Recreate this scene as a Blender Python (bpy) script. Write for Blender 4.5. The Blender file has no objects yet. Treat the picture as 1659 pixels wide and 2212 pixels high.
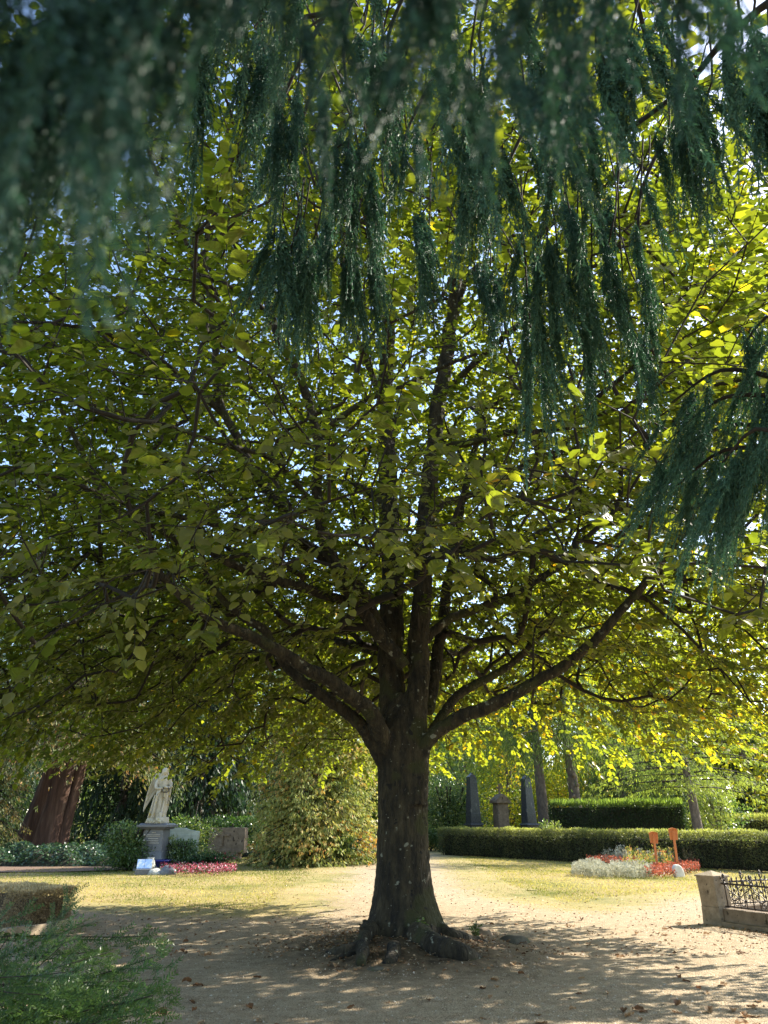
import bpy, bmesh, math, random
import numpy as np
from mathutils import Vector, Matrix, noise as mnoise

R = math.radians
rng = np.random.default_rng(7)
random.seed(7)
scene = bpy.context.scene
COL = scene.collection

# ---------------------------------------------------------------- camera, sky, sun
EYE = 1.55
PITCH = math.atan(669 / 1500)
cam_d = bpy.data.cameras.new('camera')
cam = bpy.data.objects.new('camera', cam_d)
COL.objects.link(cam)
cam.location = (0, 0, EYE)
cam.rotation_euler = (math.pi / 2 + PITCH, 0, 0)
cam_d.sensor_fit = 'VERTICAL'
cam_d.sensor_height = 36
cam_d.sensor_width = 27
cam_d.lens = 36 * 1500 / 2212
cam_d.clip_start = 0.05
cam_d.clip_end = 2000
cam_d.dof.use_dof = True
cam_d.dof.focus_distance = 7.0
cam_d.dof.aperture_fstop = 9.0
scene.camera = cam

SUN_EL = R(37)
SUN_AZ = R(60)          # clockwise from +Y
world = bpy.data.worlds.new('World')
scene.world = world
world.use_nodes = True
wn = world.node_tree
bgn = wn.nodes['Background']
sky = wn.nodes.new('ShaderNodeTexSky')
sky.sky_type = 'NISHITA'
sky.sun_disc = False
sky.sun_elevation = SUN_EL
sky.sun_rotation = SUN_AZ
sky.dust_density = 0.8
sky.air_density = 1.0
sky.ozone_density = 1.0
wn.links.new(sky.outputs[0], bgn.inputs[0])
bgn.inputs[1].default_value = 0.15
sl = bpy.data.lights.new('sun', 'SUN')
sl.energy = 5.0
sl.angle = R(0.53)
sl.color = (1.0, 0.93, 0.80)
so = bpy.data.objects.new('sun', sl)
COL.objects.link(so)
sd = Vector((math.sin(SUN_AZ) * math.cos(SUN_EL), math.cos(SUN_AZ) * math.cos(SUN_EL), math.sin(SUN_EL)))
so.rotation_euler = sd.to_track_quat('Z', 'Y').to_euler()
so.location = (30, 25, 40)
scene.view_settings.view_transform = 'Standard'
scene.view_settings.look = 'None'
scene.view_settings.gamma = 1
scene.view_settings.use_curve_mapping = False
scene.view_settings.exposure = 1.64
cy = scene.cycles
cy.max_bounces = 9
cy.diffuse_bounces = 6
cy.glossy_bounces = 2
cy.transmission_bounces = 6
cy.transparent_max_bounces = 4
cy.use_denoising = True
cy.caustics_reflective = False
cy.caustics_refractive = False
cy.sample_clamp_indirect = 6

# ---------------------------------------------------------------- geometry of the place
CP, SP = math.cos(PITCH), math.sin(PITCH)
def ray(u, v):
    x = (u - 829.5) / 1500; y = (v - 1106) / 1500
    return np.array([x, CP + y * SP, SP - y * CP])
def P(u, v, Y):
    d = ray(u, v); t = Y / d[1]
    return np.array([d[0] * t, Y, EYE + d[2] * t])
def G(u, v):
    d = ray(u, v); t = -EYE / d[2]
    return np.array([d[0] * t, d[1] * t, 0.0])
def PD(u, v, dist):
    d = ray(u, v); d = d / np.linalg.norm(d)
    return np.array([0, 0, EYE]) + d * dist
def depth(p):
    return p[1] * CP + (p[2] - EYE) * SP
TR = np.array([0.28, 10.9])

def gh(x, y):
    x = np.asarray(x, float); y = np.asarray(y, float)
    h = 0.015 * np.sin(x * 0.55 + 1.3) * np.cos(y * 0.42) + 0.01 * np.sin(x * 1.1 + y * 0.8)
    r = np.hypot(x - TR[0], (y - TR[1] + 0.2) * 1.1)
    return h + 0.20 * np.exp(-(r / 1.15) ** 2)

# ---------------------------------------------------------------- helpers
def link(o, parent=None):
    COL.objects.link(o)
    if parent is not None:
        o.parent = parent
    return o
def tag(o, label=None, cat=None, group=None, kind=None):
    if label: o['label'] = label
    if cat: o['category'] = cat
    if group: o['group'] = group
    if kind: o['kind'] = kind
    return o
def empty(name, loc, rz=0, label=None, cat=None, group=None):
    o = bpy.data.objects.new(name, None)
    o.empty_display_size = 0.2
    o.location = [float(a) for a in loc]; o.rotation_euler = (0, 0, rz)
    link(o); tag(o, label, cat, group)
    return o
def mesh_np(name, V, Fs, mat, parent=None, tint=None, smooth=False, kind=None):
    """V (n,3); Fs list of (m,k) int arrays; vertices given in the parent's space"""
    V = np.asarray(V, dtype=np.float32)
    me = bpy.data.meshes.new(name)
    me.vertices.add(len(V)); me.vertices.foreach_set('co', V.ravel())
    loops = np.concatenate([np.asarray(f, dtype=np.int32).ravel() for f in Fs])
    tot = np.concatenate([np.full(len(f), np.asarray(f).shape[1], dtype=np.int32) for f in Fs])
    start = np.concatenate([[0], np.cumsum(tot)[:-1]]).astype(np.int32)
    me.loops.add(len(loops)); me.loops.foreach_set('vertex_index', loops)
    me.polygons.add(len(tot)); me.polygons.foreach_set('loop_start', start)
    if smooth:
        me.polygons.foreach_set('use_smooth', np.ones(len(tot), dtype=bool))
    if tint is not None:
        a = me.attributes.new('tint', 'FLOAT', 'FACE')
        a.data.foreach_set('value', np.asarray(tint, dtype=np.float32))
    me.update(calc_edges=True); me.validate()
    if mat: me.materials.append(mat)
    o = bpy.data.objects.new(name, me)
    link(o, parent)
    if kind: o['kind'] = kind
    return o
def bm_obj(name, bm, mat, parent=None, smooth=False, bevel=0):
    me = bpy.data.meshes.new(name)
    if bevel:
        bmesh.ops.bevel(bm, geom=bm.edges[:], offset=bevel, segments=2, affect='EDGES', profile=0.6)
    bmesh.ops.recalc_face_normals(bm, faces=bm.faces[:])
    bm.to_mesh(me); bm.free()
    if smooth:
        for p in me.polygons: p.use_smooth = True
    if mat: me.materials.append(mat)
    o = bpy.data.objects.new(name, me)
    return link(o, parent)
def bx(bm, x0, x1, y0, y1, z0, z1, t=0.0, t1=None):
    """box, top inset by t"""
    if t1 is None: t1 = t
    c = [(x0, y0, z0), (x1, y0, z0), (x1, y1, z0), (x0, y1, z0),
         (x0 + t, y0 + t1, z1), (x1 - t, y0 + t1, z1), (x1 - t, y1 - t1, z1), (x0 + t, y1 - t1, z1)]
    v = [bm.verts.new(p) for p in c]
    for f in ((3, 2, 1, 0), (4, 5, 6, 7), (0, 1, 5, 4), (1, 2, 6, 5), (2, 3, 7, 6), (3, 0, 4, 7)):
        bm.faces.new([v[i] for i in f])
    return v
def rough(o, amp, scale, sub=2):
    """uneven stone: subdivide and push vertices with noise"""
    bm = bmesh.new(); bm.from_mesh(o.data)
    bmesh.ops.subdivide_edges(bm, edges=bm.edges[:], cuts=sub, use_grid_fill=True)
    for v in bm.verts:
        n = mnoise.noise_vector(v.co * scale + Vector((3, 7, 1)))
        v.co += n * amp
    bm.to_mesh(o.data); bm.free()
    return o
def norm(a):
    return a / np.maximum(np.linalg.norm(a, axis=-1, keepdims=True), 1e-9)
def tube(pts, rad, sides=8, cap=True):
    """continuous tube -> V, quads"""
    pts = np.asarray(pts, float); n = len(pts)
    rad = np.broadcast_to(np.asarray(rad, float), (n,))
    T = np.gradient(pts, axis=0); T = norm(T)
    ref = np.array([0, 0, 1.0]) if abs(T[0][2]) < 0.9 else np.array([1.0, 0, 0])
    U = []
    u = norm(np.cross(T[0], ref))
    for i in range(n):
        u = u - T[i] * np.dot(u, T[i]); u = norm(u); U.append(u)
    U = np.array(U); W = np.cross(T, U)
    a = np.arange(sides) * 2 * np.pi / sides
    V = pts[:, None, :] + rad[:, None, None] * (np.cos(a)[None, :, None] * U[:, None, :] + np.sin(a)[None, :, None] * W[:, None, :])
    V = V.reshape(-1, 3)
    i = np.arange(n - 1)[:, None] * sides; j = np.arange(sides)[None, :]; k = (j + 1) % sides
    F = np.stack([i + j, i + k, i + sides + k, i + sides + j], axis=-1).reshape(-1, 4)
    Fs = [F]
    if cap:
        Fs.append(np.array([list(range(sides))[::-1]])); Fs.append(np.array([list(range((n - 1) * sides, n * sides))]))
    return V, Fs
def join(parts):
    Vs, Fs, off = [], {}, 0
    for V, F in parts:
        Vs.append(V)
        for f in F:
            f = np.asarray(f); Fs.setdefault(f.shape[1], []).append(f + off)
        off += len(V)
    return np.concatenate(Vs), [np.concatenate(v) for v in Fs.values()]
def smooth_path(pts, step):
    """Catmull-Rom through pts (n,k) resampled about every step metres"""
    pts = np.asarray(pts, float)
    if len(pts) < 3:
        n = max(2, int(np.linalg.norm(pts[-1][:3] - pts[0][:3]) / step) + 1)
        t = np.linspace(0, 1, n)[:, None]; return pts[0] * (1 - t) + pts[-1] * t
    q = np.vstack([2 * pts[0] - pts[1], pts, 2 * pts[-1] - pts[-2]])
    out = []
    for i in range(1, len(q) - 2):
        n = max(1, int(np.linalg.norm(q[i + 1][:3] - q[i][:3]) / step))
        for t in np.arange(n) / n:
            out.append(0.5 * ((2 * q[i]) + (-q[i - 1] + q[i + 1]) * t + (2 * q[i - 1] - 5 * q[i] + 4 * q[i + 1] - q[i + 2]) * t * t
                              + (-q[i - 1] + 3 * q[i] - 3 * q[i + 1] + q[i + 2]) * t ** 3))
    out.append(pts[-1])
    return np.array(out)
def prisms(A, B, ra, rb, sides=3):
    """many separate tapered segments"""
    A = np.asarray(A); B = np.asarray(B); n = len(A)
    T = norm(B - A)
    ref = np.where(np.abs(T[:, 2:3]) < 0.9, np.array([[0, 0, 1.0]]), np.array([[1.0, 0, 0]]))
    U = norm(np.cross(T, ref)); W = np.cross(T, U)
    a = np.arange(sides) * 2 * np.pi / sides
    ring = np.cos(a)[None, :, None] * U[:, None, :] + np.sin(a)[None, :, None] * W[:, None, :]
    V = np.concatenate([A[:, None, :] + ring * np.reshape(ra, (-1, 1, 1)), B[:, None, :] + ring * np.reshape(rb, (-1, 1, 1))], axis=1).reshape(-1, 3)
    i = np.arange(n)[:, None] * 2 * sides; j = np.arange(sides)[None, :]; k = (j + 1) % sides
    F = np.stack([i + j, i + k, i + sides + k, i + sides + j], axis=-1).reshape(-1, 4)
    return V, [F]
def quads(C, A, S, L, W, bend=None):
    """pointed leaf quads: base at C, along A (unit) length L, side S width W"""
    L = np.reshape(L, (-1, 1)); W = np.reshape(W, (-1, 1))
    N = np.cross(A, S)
    mid = C + A * L * 0.45
    if bend is not None: mid = mid + N * L * bend
    V = np.stack([C, mid + S * W * 0.5, C + A * L, mid - S * W * 0.5], axis=1).reshape(-1, 3)
    return V, [np.arange(len(C) * 4).reshape(-1, 4)]
def leaves6(C, A, S, L, W, fold=0.12):
    """ovate leaf folded along its midrib: 6 verts, 2 quads"""
    L = np.reshape(L, (-1, 1)); W = np.reshape(W, (-1, 1)); N = np.cross(A, S)
    up = N * W * fold
    V = np.stack([C, C + A * L * .28 + S * W * .5 + up, C + A * L * .68 + S * W * .42 + up * .6, C + A * L - N * L * .06,
                  C + A * L * .68 - S * W * .42 + up * .6, C + A * L * .28 - S * W * .5 + up], axis=1).reshape(-1, 3)
    i = np.arange(len(C))[:, None] * 6
    F = np.concatenate([i + np.array([[0, 1, 2, 3]]), i + np.array([[0, 3, 4, 5]])], axis=1).reshape(-1, 4)
    return V, [F]
def rand_dir(n):
    return norm(rng.normal(size=(n, 3)))
def frame(A, hint):
    """side vector so that A x S is near hint"""
    S = norm(np.cross(hint, A))
    return S
def inpoly(x, y, poly):
    c = np.zeros(len(x), bool); n = len(poly); j = n - 1
    for i in range(n):
        xi, yi = poly[i]; xj, yj = poly[j]
        m = ((yi > y) != (yj > y)) & (x < (xj - xi) * (y - yi) / (yj - yi + 1e-12) + xi)
        c ^= m; j = i
    return c

# ---------------------------------------------------------------- materials
def mat(name):
    m = bpy.data.materials.new(name); m.use_nodes = True
    nt = m.node_tree; nt.nodes.clear()
    out = nt.nodes.new('ShaderNodeOutputMaterial')
    return m, nt, out
def N(nt, typ, **kw):
    n = nt.nodes.new(typ)
    for k, v in kw.items(): setattr(n, k, v)
    return n
def ramp(nt, stops, src=None):
    r = nt.nodes.new('ShaderNodeValToRGB')
    e = r.color_ramp.elements
    while len(e) < len(stops): e.new(0.5)
    for el, (p, c) in zip(e, stops):
        el.position = p; el.color = (c[0], c[1], c[2], 1) if len(c) == 3 else c
    if src is not None: nt.links.new(src, r.inputs[0])
    return r
def foliage(name, stops, tr=0.4, trmul=(2.2, 2.4, 1.0), rough_=0.5, spec=0.3, under=None, nscale=0.0):
    m, nt, out = mat(name)
    at = N(nt, 'ShaderNodeAttribute', attribute_name='tint')
    rp = ramp(nt, stops, at.outputs['Fac'])
    col = rp.outputs[0]
    pb = N(nt, 'ShaderNodeBsdfPrincipled')
    base = col
    if under:
        geo = N(nt, 'ShaderNodeNewGeometry')
        mx = N(nt, 'ShaderNodeMix', data_type='RGBA', blend_type='MIX')
        mul = N(nt, 'ShaderNodeMath', operation='MULTIPLY'); mul.inputs[1].default_value = 0.6
        nt.links.new(geo.outputs['Backfacing'], mul.inputs[0])
        nt.links.new(mul.outputs[0], mx.inputs[0])
        nt.links.new(col, mx.inputs[6]); mx.inputs[7].default_value = (*under, 1)
        base = mx.outputs[2]
    nt.links.new(base, pb.inputs['Base Color'])
    pb.inputs['Roughness'].default_value = rough_
    pb.inputs['Specular IOR Level'].default_value = spec
    tl = N(nt, 'ShaderNodeBsdfTranslucent')
    vm = N(nt, 'ShaderNodeMix', data_type='RGBA', blend_type='MULTIPLY'); vm.inputs[0].default_value = 1
    nt.links.new(col, vm.inputs[6]); vm.inputs[7].default_value = (*trmul, 1)
    nt.links.new(vm.outputs[2], tl.inputs[0])
    ms = N(nt, 'ShaderNodeMixShader'); ms.inputs[0].default_value = tr
    nt.links.new(pb.outputs[0], ms.inputs[1]); nt.links.new(tl.outputs[0], ms.inputs[2])
    nt.links.new(ms.outputs[0], out.inputs[0])
    return m
def solid(name, stops, scale=6.0, detail=6, rough_=0.85, bump=0.3, bscale=40, bdist=0.01, metallic=0.0, stretch=(1, 1, 1), spots=None, distortion=0.0, top=None):
    """noise coloured solid with bump; spots = list of (scale, threshold, colour)"""
    m, nt, out = mat(name)
    tc = N(nt, 'ShaderNodeTexCoord'); mp = N(nt, 'ShaderNodeMapping')
    mp.inputs['Scale'].default_value = stretch
    nt.links.new(tc.outputs['Object'], mp.inputs[0])
    nz = N(nt, 'ShaderNodeTexNoise'); nz.inputs['Scale'].default_value = scale; nz.inputs['Detail'].default_value = detail
    nz.inputs['Roughness'].default_value = 0.65; nz.inputs['Distortion'].default_value = distortion
    nt.links.new(mp.outputs[0], nz.inputs['Vector'])
    rp = ramp(nt, stops, nz.outputs['Fac']); col = rp.outputs[0]
    for i, (s, th, c) in enumerate(spots or []):
        n2 = N(nt, 'ShaderNodeTexNoise'); n2.inputs['Scale'].default_value = s; n2.inputs['Detail'].default_value = 3
        off = N(nt, 'ShaderNodeVectorMath', operation='ADD'); off.inputs[1].default_value = (7.3 * (i + 1), 2.1, 5.7)
        nt.links.new(tc.outputs['Object'], off.inputs[0]); nt.links.new(off.outputs[0], n2.inputs['Vector'])
        r2 = ramp(nt, [(th, (0, 0, 0)), (min(1, th + 0.05), (1, 1, 1))], n2.outputs['Fac'])
        mx = N(nt, 'ShaderNodeMix', data_type='RGBA', blend_type='MIX')
        nt.links.new(r2.outputs[0], mx.inputs[0]); nt.links.new(col, mx.inputs[6]); mx.inputs[7].default_value = (*c, 1)
        col = mx.outputs[2]
    pb = N(nt, 'ShaderNodeBsdfPrincipled')
    nt.links.new(col, pb.inputs['Base Color'])
    pb.inputs['Roughness'].default_value = rough_; pb.inputs['Metallic'].default_value = metallic
    b = N(nt, 'ShaderNodeTexNoise'); b.inputs['Scale'].default_value = bscale; b.inputs['Detail'].default_value = 5
    nt.links.new(mp.outputs[0], b.inputs['Vector'])
    bp = N(nt, 'ShaderNodeBump'); bp.inputs['Strength'].default_value = bump; bp.inputs['Distance'].default_value = bdist
    nt.links.new(b.outputs['Fac'], bp.inputs['Height']); nt.links.new(bp.outputs[0], pb.inputs['Normal'])
    nt.links.new(pb.outputs[0], out.inputs[0])
    return m

M = {}
M['leaf'] = foliage('linden_leaf', [(0.0, (0.036, 0.052, 0.010)), (0.35, (0.066, 0.084, 0.013)), (0.6, (0.105, 0.118, 0.015)), (0.8, (0.165, 0.155, 0.016)), (0.93, (0.26, 0.215, 0.016)), (1.0, (0.34, 0.19, 0.018))],
                    tr=0.48, trmul=(4.4, 4.2, 1.3), rough_=0.42, spec=0.4, under=(0.22, 0.19, 0.08))
M['cyp'] = foliage('weeping_scale_foliage', [(0.0, (0.018, 0.048, 0.031)), (0.5, (0.053, 0.121, 0.080)), (0.85, (0.093, 0.187, 0.122)), (1.0, (0.171, 0.174, 0.045))], tr=0.2, trmul=(1, 1.2, .8), rough_=0.6, spec=0.25)
M['yew'] = foliage('yew_needle', [(0.0, (0.022, 0.048, 0.011)), (0.5, (0.045, 0.091, 0.019)), (0.9, (0.091, 0.149, 0.026)), (1.0, (0.153, 0.176, 0.034))], tr=0.3, trmul=(1.8, 2, 1), rough_=0.4, spec=0.4)
M['thuja'] = foliage('thuja_foliage', [(0.0, (0.040, 0.066, 0.022)), (0.4, (0.086, 0.119, 0.041)), (0.65, (0.161, 0.142, 0.061)), (0.85, (0.198, 0.157, 0.071)), (1.0, (0.298, 0.146, 0.041))], tr=0.3, trmul=(2, 2, 1), rough_=0.6, spec=0.2)
M['cypress'] = foliage('cypress_foliage', [(0.0, (0.067, 0.108, 0.031)), (0.4, (0.178, 0.217, 0.068)), (0.7, (0.328, 0.319, 0.104)), (0.86, (0.358, 0.313, 0.115)), (1.0, (0.469, 0.242, 0.063))], tr=0.3, trmul=(1.8, 1.8, 1), rough_=0.6, spec=0.2)
M['dark'] = foliage('dark_conifer_foliage', [(0.0, (0.017, 0.036, 0.019)), (0.5, (0.034, 0.062, 0.029)), (1.0, (0.098, 0.117, 0.036))], tr=0.22, trmul=(2, 2.4, 1), rough_=0.5, spec=0.3)
M['spruce'] = foliage('weeping_spruce_foliage', [(0.0, (0.050, 0.076, 0.029)), (0.5, (0.100, 0.139, 0.046)), (1.0, (0.214, 0.239, 0.065))], tr=0.35, trmul=(2.2, 2.4, 1), rough_=0.6, spec=0.2)
M['bush'] = foliage('shrub_leaf', [(0.0, (0.028, 0.061, 0.021)), (0.5, (0.063, 0.108, 0.031)), (0.85, (0.126, 0.176, 0.052)), (1.0, (0.280, 0.297, 0.091))], tr=0.25, trmul=(2, 2.4, 1), rough_=0.32, spec=0.55)
M['ivy'] = foliage('ivy_leaf', [(0.0, (0.017, 0.042, 0.020)), (0.6, (0.039, 0.077, 0.031)), (1.0, (0.098, 0.154, 0.056))], tr=0.15, trmul=(2, 2.4, 1), rough_=0.3, spec=0.6)
M['gold'] = foliage('sunlit_maple_leaf', [(0.0, (0.096, 0.138, 0.020)), (0.5, (0.192, 0.230, 0.030)), (0.8, (0.384, 0.345, 0.030)), (1.0, (0.504, 0.299, 0.030))], tr=0.45, trmul=(2.4, 2.4, 1), rough_=0.5, spec=0.3)
M['hedge'] = foliage('yew_hedge_needle', [(0.0, (0.041, 0.055, 0.032)), (0.4, (0.089, 0.098, 0.054)), (0.75, (0.165, 0.159, 0.072)), (1.0, (0.261, 0.257, 0.090))], tr=0.45, trmul=(2, 2.2, 1), rough_=0.5, spec=0.3)
M['darkhedge'] = foliage('dark_hedge_needle', [(0.0, (0.018, 0.036, 0.014)), (0.5, (0.039, 0.065, 0.022)), (0.8, (0.104, 0.143, 0.036)), (1.0, (0.260, 0.338, 0.072))], tr=0.3, trmul=(2, 2.2, 1), rough_=0.5, spec=0.3)
M['dead'] = foliage('dead_box_leaf', [(0.0, (0.20, 0.15, 0.09)), (0.5, (0.42, 0.33, 0.19)), (1.0, (0.65, 0.54, 0.33))], tr=0.25, trmul=(1.3, 1.2, 1), rough_=0.7, spec=0.15)
M['silver'] = foliage('silver_leaf', [(0.0, (0.286, 0.284, 0.190)), (1.0, (0.616, 0.588, 0.437))], tr=0.15, trmul=(1, 1, 1), rough_=0.8, spec=0.1)
M['redfl'] = foliage('red_begonia', [(0.0, (0.040, 0.070, 0.024)), (0.4, (0.096, 0.050, 0.024)), (0.55, (0.320, 0.070, 0.036)), (1.0, (0.480, 0.160, 0.084))], tr=0.3, trmul=(1.2, 1, 1), rough_=0.5, spec=0.3)
M['pinkfl'] = foliage('pink_begonia', [(0.0, (0.022, 0.066, 0.022)), (0.50, (0.038, 0.077, 0.022)), (0.6, (0.240, 0.022, 0.044)), (0.85, (0.390, 0.066, 0.110)), (1.0, (0.562, 0.330, 0.374))], tr=0.3, trmul=(1.2, 1, 1), rough_=0.5, spec=0.3)
M['snap'] = foliage('yellow_snapdragon', [(0.0, (0.08, 0.12, 0.03)), (0.5, (0.22, 0.26, 0.06)), (0.75, (0.5, 0.45, 0.10)), (1.0, (0.6, 0.2, 0.1))], tr=0.3, trmul=(1.4, 1.4, 1), rough_=0.6, spec=0.2)
M['grass'] = foliage('grass_blade', [(0.0, (0.07, 0.10, 0.02)), (0.35, (0.16, 0.18, 0.035)), (0.7, (0.36, 0.31, 0.085)), (1.0, (0.52, 0.42, 0.16))], tr=0.35, trmul=(1.6, 1.6, 1), rough_=0.7, spec=0.1)
M['litter'] = foliage('fallen_leaf', [(0.0, (0.06, 0.035, 0.02)), (0.4, (0.20, 0.10, 0.045)), (0.65, (0.36, 0.22, 0.11)), (0.85, (0.50, 0.40, 0.26)), (1.0, (0.6, 0.52, 0.42))], tr=0.15, trmul=(1.2, 1, 1), rough_=0.6, spec=0.2)
M['bark'] = solid('linden_bark', [(0.30, (0.004, 0.003, 0.002)), (0.45, (0.018, 0.014, 0.007)), (0.6, (0.046, 0.036, 0.018)), (0.8, (0.11, 0.085, 0.05))], scale=9, rough_=0.95, bump=1.0, bscale=30, bdist=0.05, stretch=(1, 1, 0.3),
                  spots=[(1.8, 0.56, (0.034, 0.034, 0.010)), (8, 0.64, (0.006, 0.005, 0.004)), (9, 0.655, (0.20, 0.20, 0.15)), (24, 0.70, (0.26, 0.25, 0.19))])
M['twig'] = solid('twig_bark', [(0.3, (0.010, 0.008, 0.005)), (0.7, (0.030, 0.022, 0.014))], scale=12, rough_=0.9, bump=0.4)
M['redbark'] = solid('thuja_bark', [(0.3, (0.035, 0.018, 0.011)), (0.55, (0.11, 0.055, 0.034)), (0.75, (0.22, 0.14, 0.09))], scale=5, rough_=0.95, bump=0.9, bscale=14, bdist=0.06, stretch=(1, 1, 0.08))
M['greybark'] = solid('spruce_bark', [(0.3, (0.07, 0.055, 0.045)), (0.7, (0.19, 0.15, 0.12))], scale=9, rough_=0.95, bump=0.8, bscale=16, bdist=0.04, stretch=(1, 1, .5))
M['stone'] = solid('brown_sandstone', [(0.3, (0.13, 0.095, 0.06)), (0.6, (0.24, 0.18, 0.12)), (0.8, (0.34, 0.27, 0.19))], scale=5, rough_=0.95, bump=0.5, bscale=45, bdist=0.01, spots=[(6, 0.63, (0.05, 0.035, 0.022)), (30, 0.66, (0.06, 0.045, 0.03))])
M['pier'] = solid('weathered_pier_stone', [(0.3, (0.17, 0.13, 0.085)), (0.6, (0.30, 0.24, 0.165)), (0.8, (0.42, 0.36, 0.27))], scale=6, rough_=0.95, bump=0.6, bscale=40, bdist=0.012, spots=[(5, 0.62, (0.07, 0.05, 0.035)), (28, 0.65, (0.06, 0.045, 0.03))])
M['marble'] = solid('stained_marble', [(0.3, (0.24, 0.20, 0.11)), (0.5, (0.40, 0.36, 0.26)), (0.75, (0.50, 0.47, 0.38))], scale=4, rough_=0.6, bump=0.25, bscale=30, stretch=(1.6, 1.6, 0.5), spots=[(4.5, 0.60, (0.42, 0.33, 0.09)), (7, 0.66, (0.16, 0.14, 0.11))])
M['granite'] = solid('grey_granite', [(0.3, (0.075, 0.08, 0.083)), (0.7, (0.15, 0.155, 0.16))], scale=30, rough_=0.45, bump=0.15, bscale=80)
M['obelisk'] = solid('black_granite', [(0.3, (0.028, 0.029, 0.032)), (0.7, (0.065, 0.066, 0.07))], scale=12, rough_=0.22, bump=0.08, bscale=40, spots=[(3, 0.66, (0.14, 0.13, 0.12))])
M['greenstone'] = solid('pale_green_stone', [(0.3, (0.33, 0.37, 0.29)), (0.7, (0.50, 0.54, 0.44))], scale=6, rough_=0.8, bump=0.2)
M['white_stone'] = solid('white_stone', [(0.3, (0.5, 0.46, 0.38)), (0.7, (0.68, 0.64, 0.56))], scale=6, rough_=0.8, bump=0.3)
M['lettering'] = solid('lettering_gold', [(0.3, (0.35, 0.33, 0.28)), (0.7, (0.5, 0.47, 0.4))], scale=20, rough_=0.6)
M['iron'] = solid('wrought_iron', [(0.3, (0.035, 0.028, 0.026)), (0.6, (0.07, 0.055, 0.048)), (0.8, (0.12, 0.07, 0.045))], scale=14, rough_=0.5, bump=0.5, bscale=60, bdist=0.004, metallic=0.3)
M['orange'] = solid('orange_wood', [(0.3, (0.50, 0.15, 0.035)), (0.7, (0.66, 0.24, 0.07))], scale=10, rough_=0.55, bump=0.25, bscale=40, stretch=(1, 1, 0.12))
M['bluecer'] = solid('cobalt_ceramic', [(0.3, (0.01, 0.012, 0.12)), (0.7, (0.02, 0.025, 0.2))], scale=4, rough_=0.15, bump=0.0)
M['book'] = solid('white_blue_ceramic', [(0.35, (0.75, 0.78, 0.8)), (0.5, (0.25, 0.42, 0.75)), (0.65, (0.8, 0.82, 0.85))], scale=5, rough_=0.3, bump=0.0)
M['mottle'] = solid('mottled_stone', [(0.35, (0.06, 0.06, 0.055)), (0.5, (0.4, 0.4, 0.34)), (0.7, (0.55, 0.53, 0.45))], scale=14, rough_=0.6, bump=0.2)
M['boulder'] = solid('mossy_boulder', [(0.3, (0.05, 0.043, 0.03)), (0.6, (0.11, 0.095, 0.065)), (0.8, (0.2, 0.18, 0.13))], scale=6, rough_=0.95, bump=0.6, bscale=30, spots=[(3, 0.58, (0.06, 0.07, 0.02))])
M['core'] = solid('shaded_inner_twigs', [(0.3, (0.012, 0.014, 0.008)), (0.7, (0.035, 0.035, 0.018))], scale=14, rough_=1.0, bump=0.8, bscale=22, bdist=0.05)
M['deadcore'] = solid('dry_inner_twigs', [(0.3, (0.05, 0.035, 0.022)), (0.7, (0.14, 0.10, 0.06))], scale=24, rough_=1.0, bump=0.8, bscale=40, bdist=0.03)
M['asphalt'] = solid('asphalt', [(0.3, (0.045, 0.045, 0.05)), (0.7, (0.075, 0.075, 0.08))], scale=30, rough_=0.9, bump=0.3)
M['soil'] = solid('needle_litter_soil', [(0.3, (0.07, 0.04, 0.025)), (0.6, (0.16, 0.10, 0.06)), (0.8, (0.25, 0.16, 0.10))], scale=20, rough_=1, bump=0.6, bscale=60)

def lawn_color(nt, co):
    def nz(s, d=4, r=0.6):
        n = N(nt, 'ShaderNodeTexNoise'); n.inputs['Scale'].default_value = s; n.inputs['Detail'].default_value = d; n.inputs['Roughness'].default_value = r
        nt.links.new(co, n.inputs['Vector']); return n
    big = nz(0.35, 6, .7); fine = nz(22, 6, .8)
    r1 = ramp(nt, [(0.34, (0.15, 0.15, 0.045)), (0.46, (0.26, 0.22, 0.085)), (0.6, (0.34, 0.26, 0.12)), (0.75, (0.37, 0.27, 0.15))], big.outputs['Fac'])
    r2 = ramp(nt, [(0.32, (0.4, 0.42, 0.4)), (0.5, (1, 1, 1)), (0.7, (1.4, 1.35, 1.3))], fine.outputs['Fac'])
    m1 = N(nt, 'ShaderNodeMix', data_type='RGBA', blend_type='MULTIPLY'); m1.inputs[0].default_value = 0.9
    nt.links.new(r1.outputs[0], m1.inputs[6]); nt.links.new(r2.outputs[0], m1.inputs[7])
    return m1.outputs[2], fine
def lawn_mat():
    m, nt, out = mat('lawn')
    tc = N(nt, 'ShaderNodeTexCoord'); co = tc.outputs['Object']
    col, fine = lawn_color(nt, co)
    pb = N(nt, 'ShaderNodeBsdfPrincipled'); pb.inputs['Roughness'].default_value = 1; pb.inputs['Specular IOR Level'].default_value = 0.1
    nt.links.new(col, pb.inputs['Base Color'])
    bp = N(nt, 'ShaderNodeBump'); bp.inputs['Strength'].default_value = 0.8; bp.inputs['Distance'].default_value = 0.05
    nt.links.new(fine.outputs['Fac'], bp.inputs['Height']); nt.links.new(bp.outputs[0], pb.inputs['Normal'])
    nt.links.new(pb.outputs[0], out.inputs[0])
    return m
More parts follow.
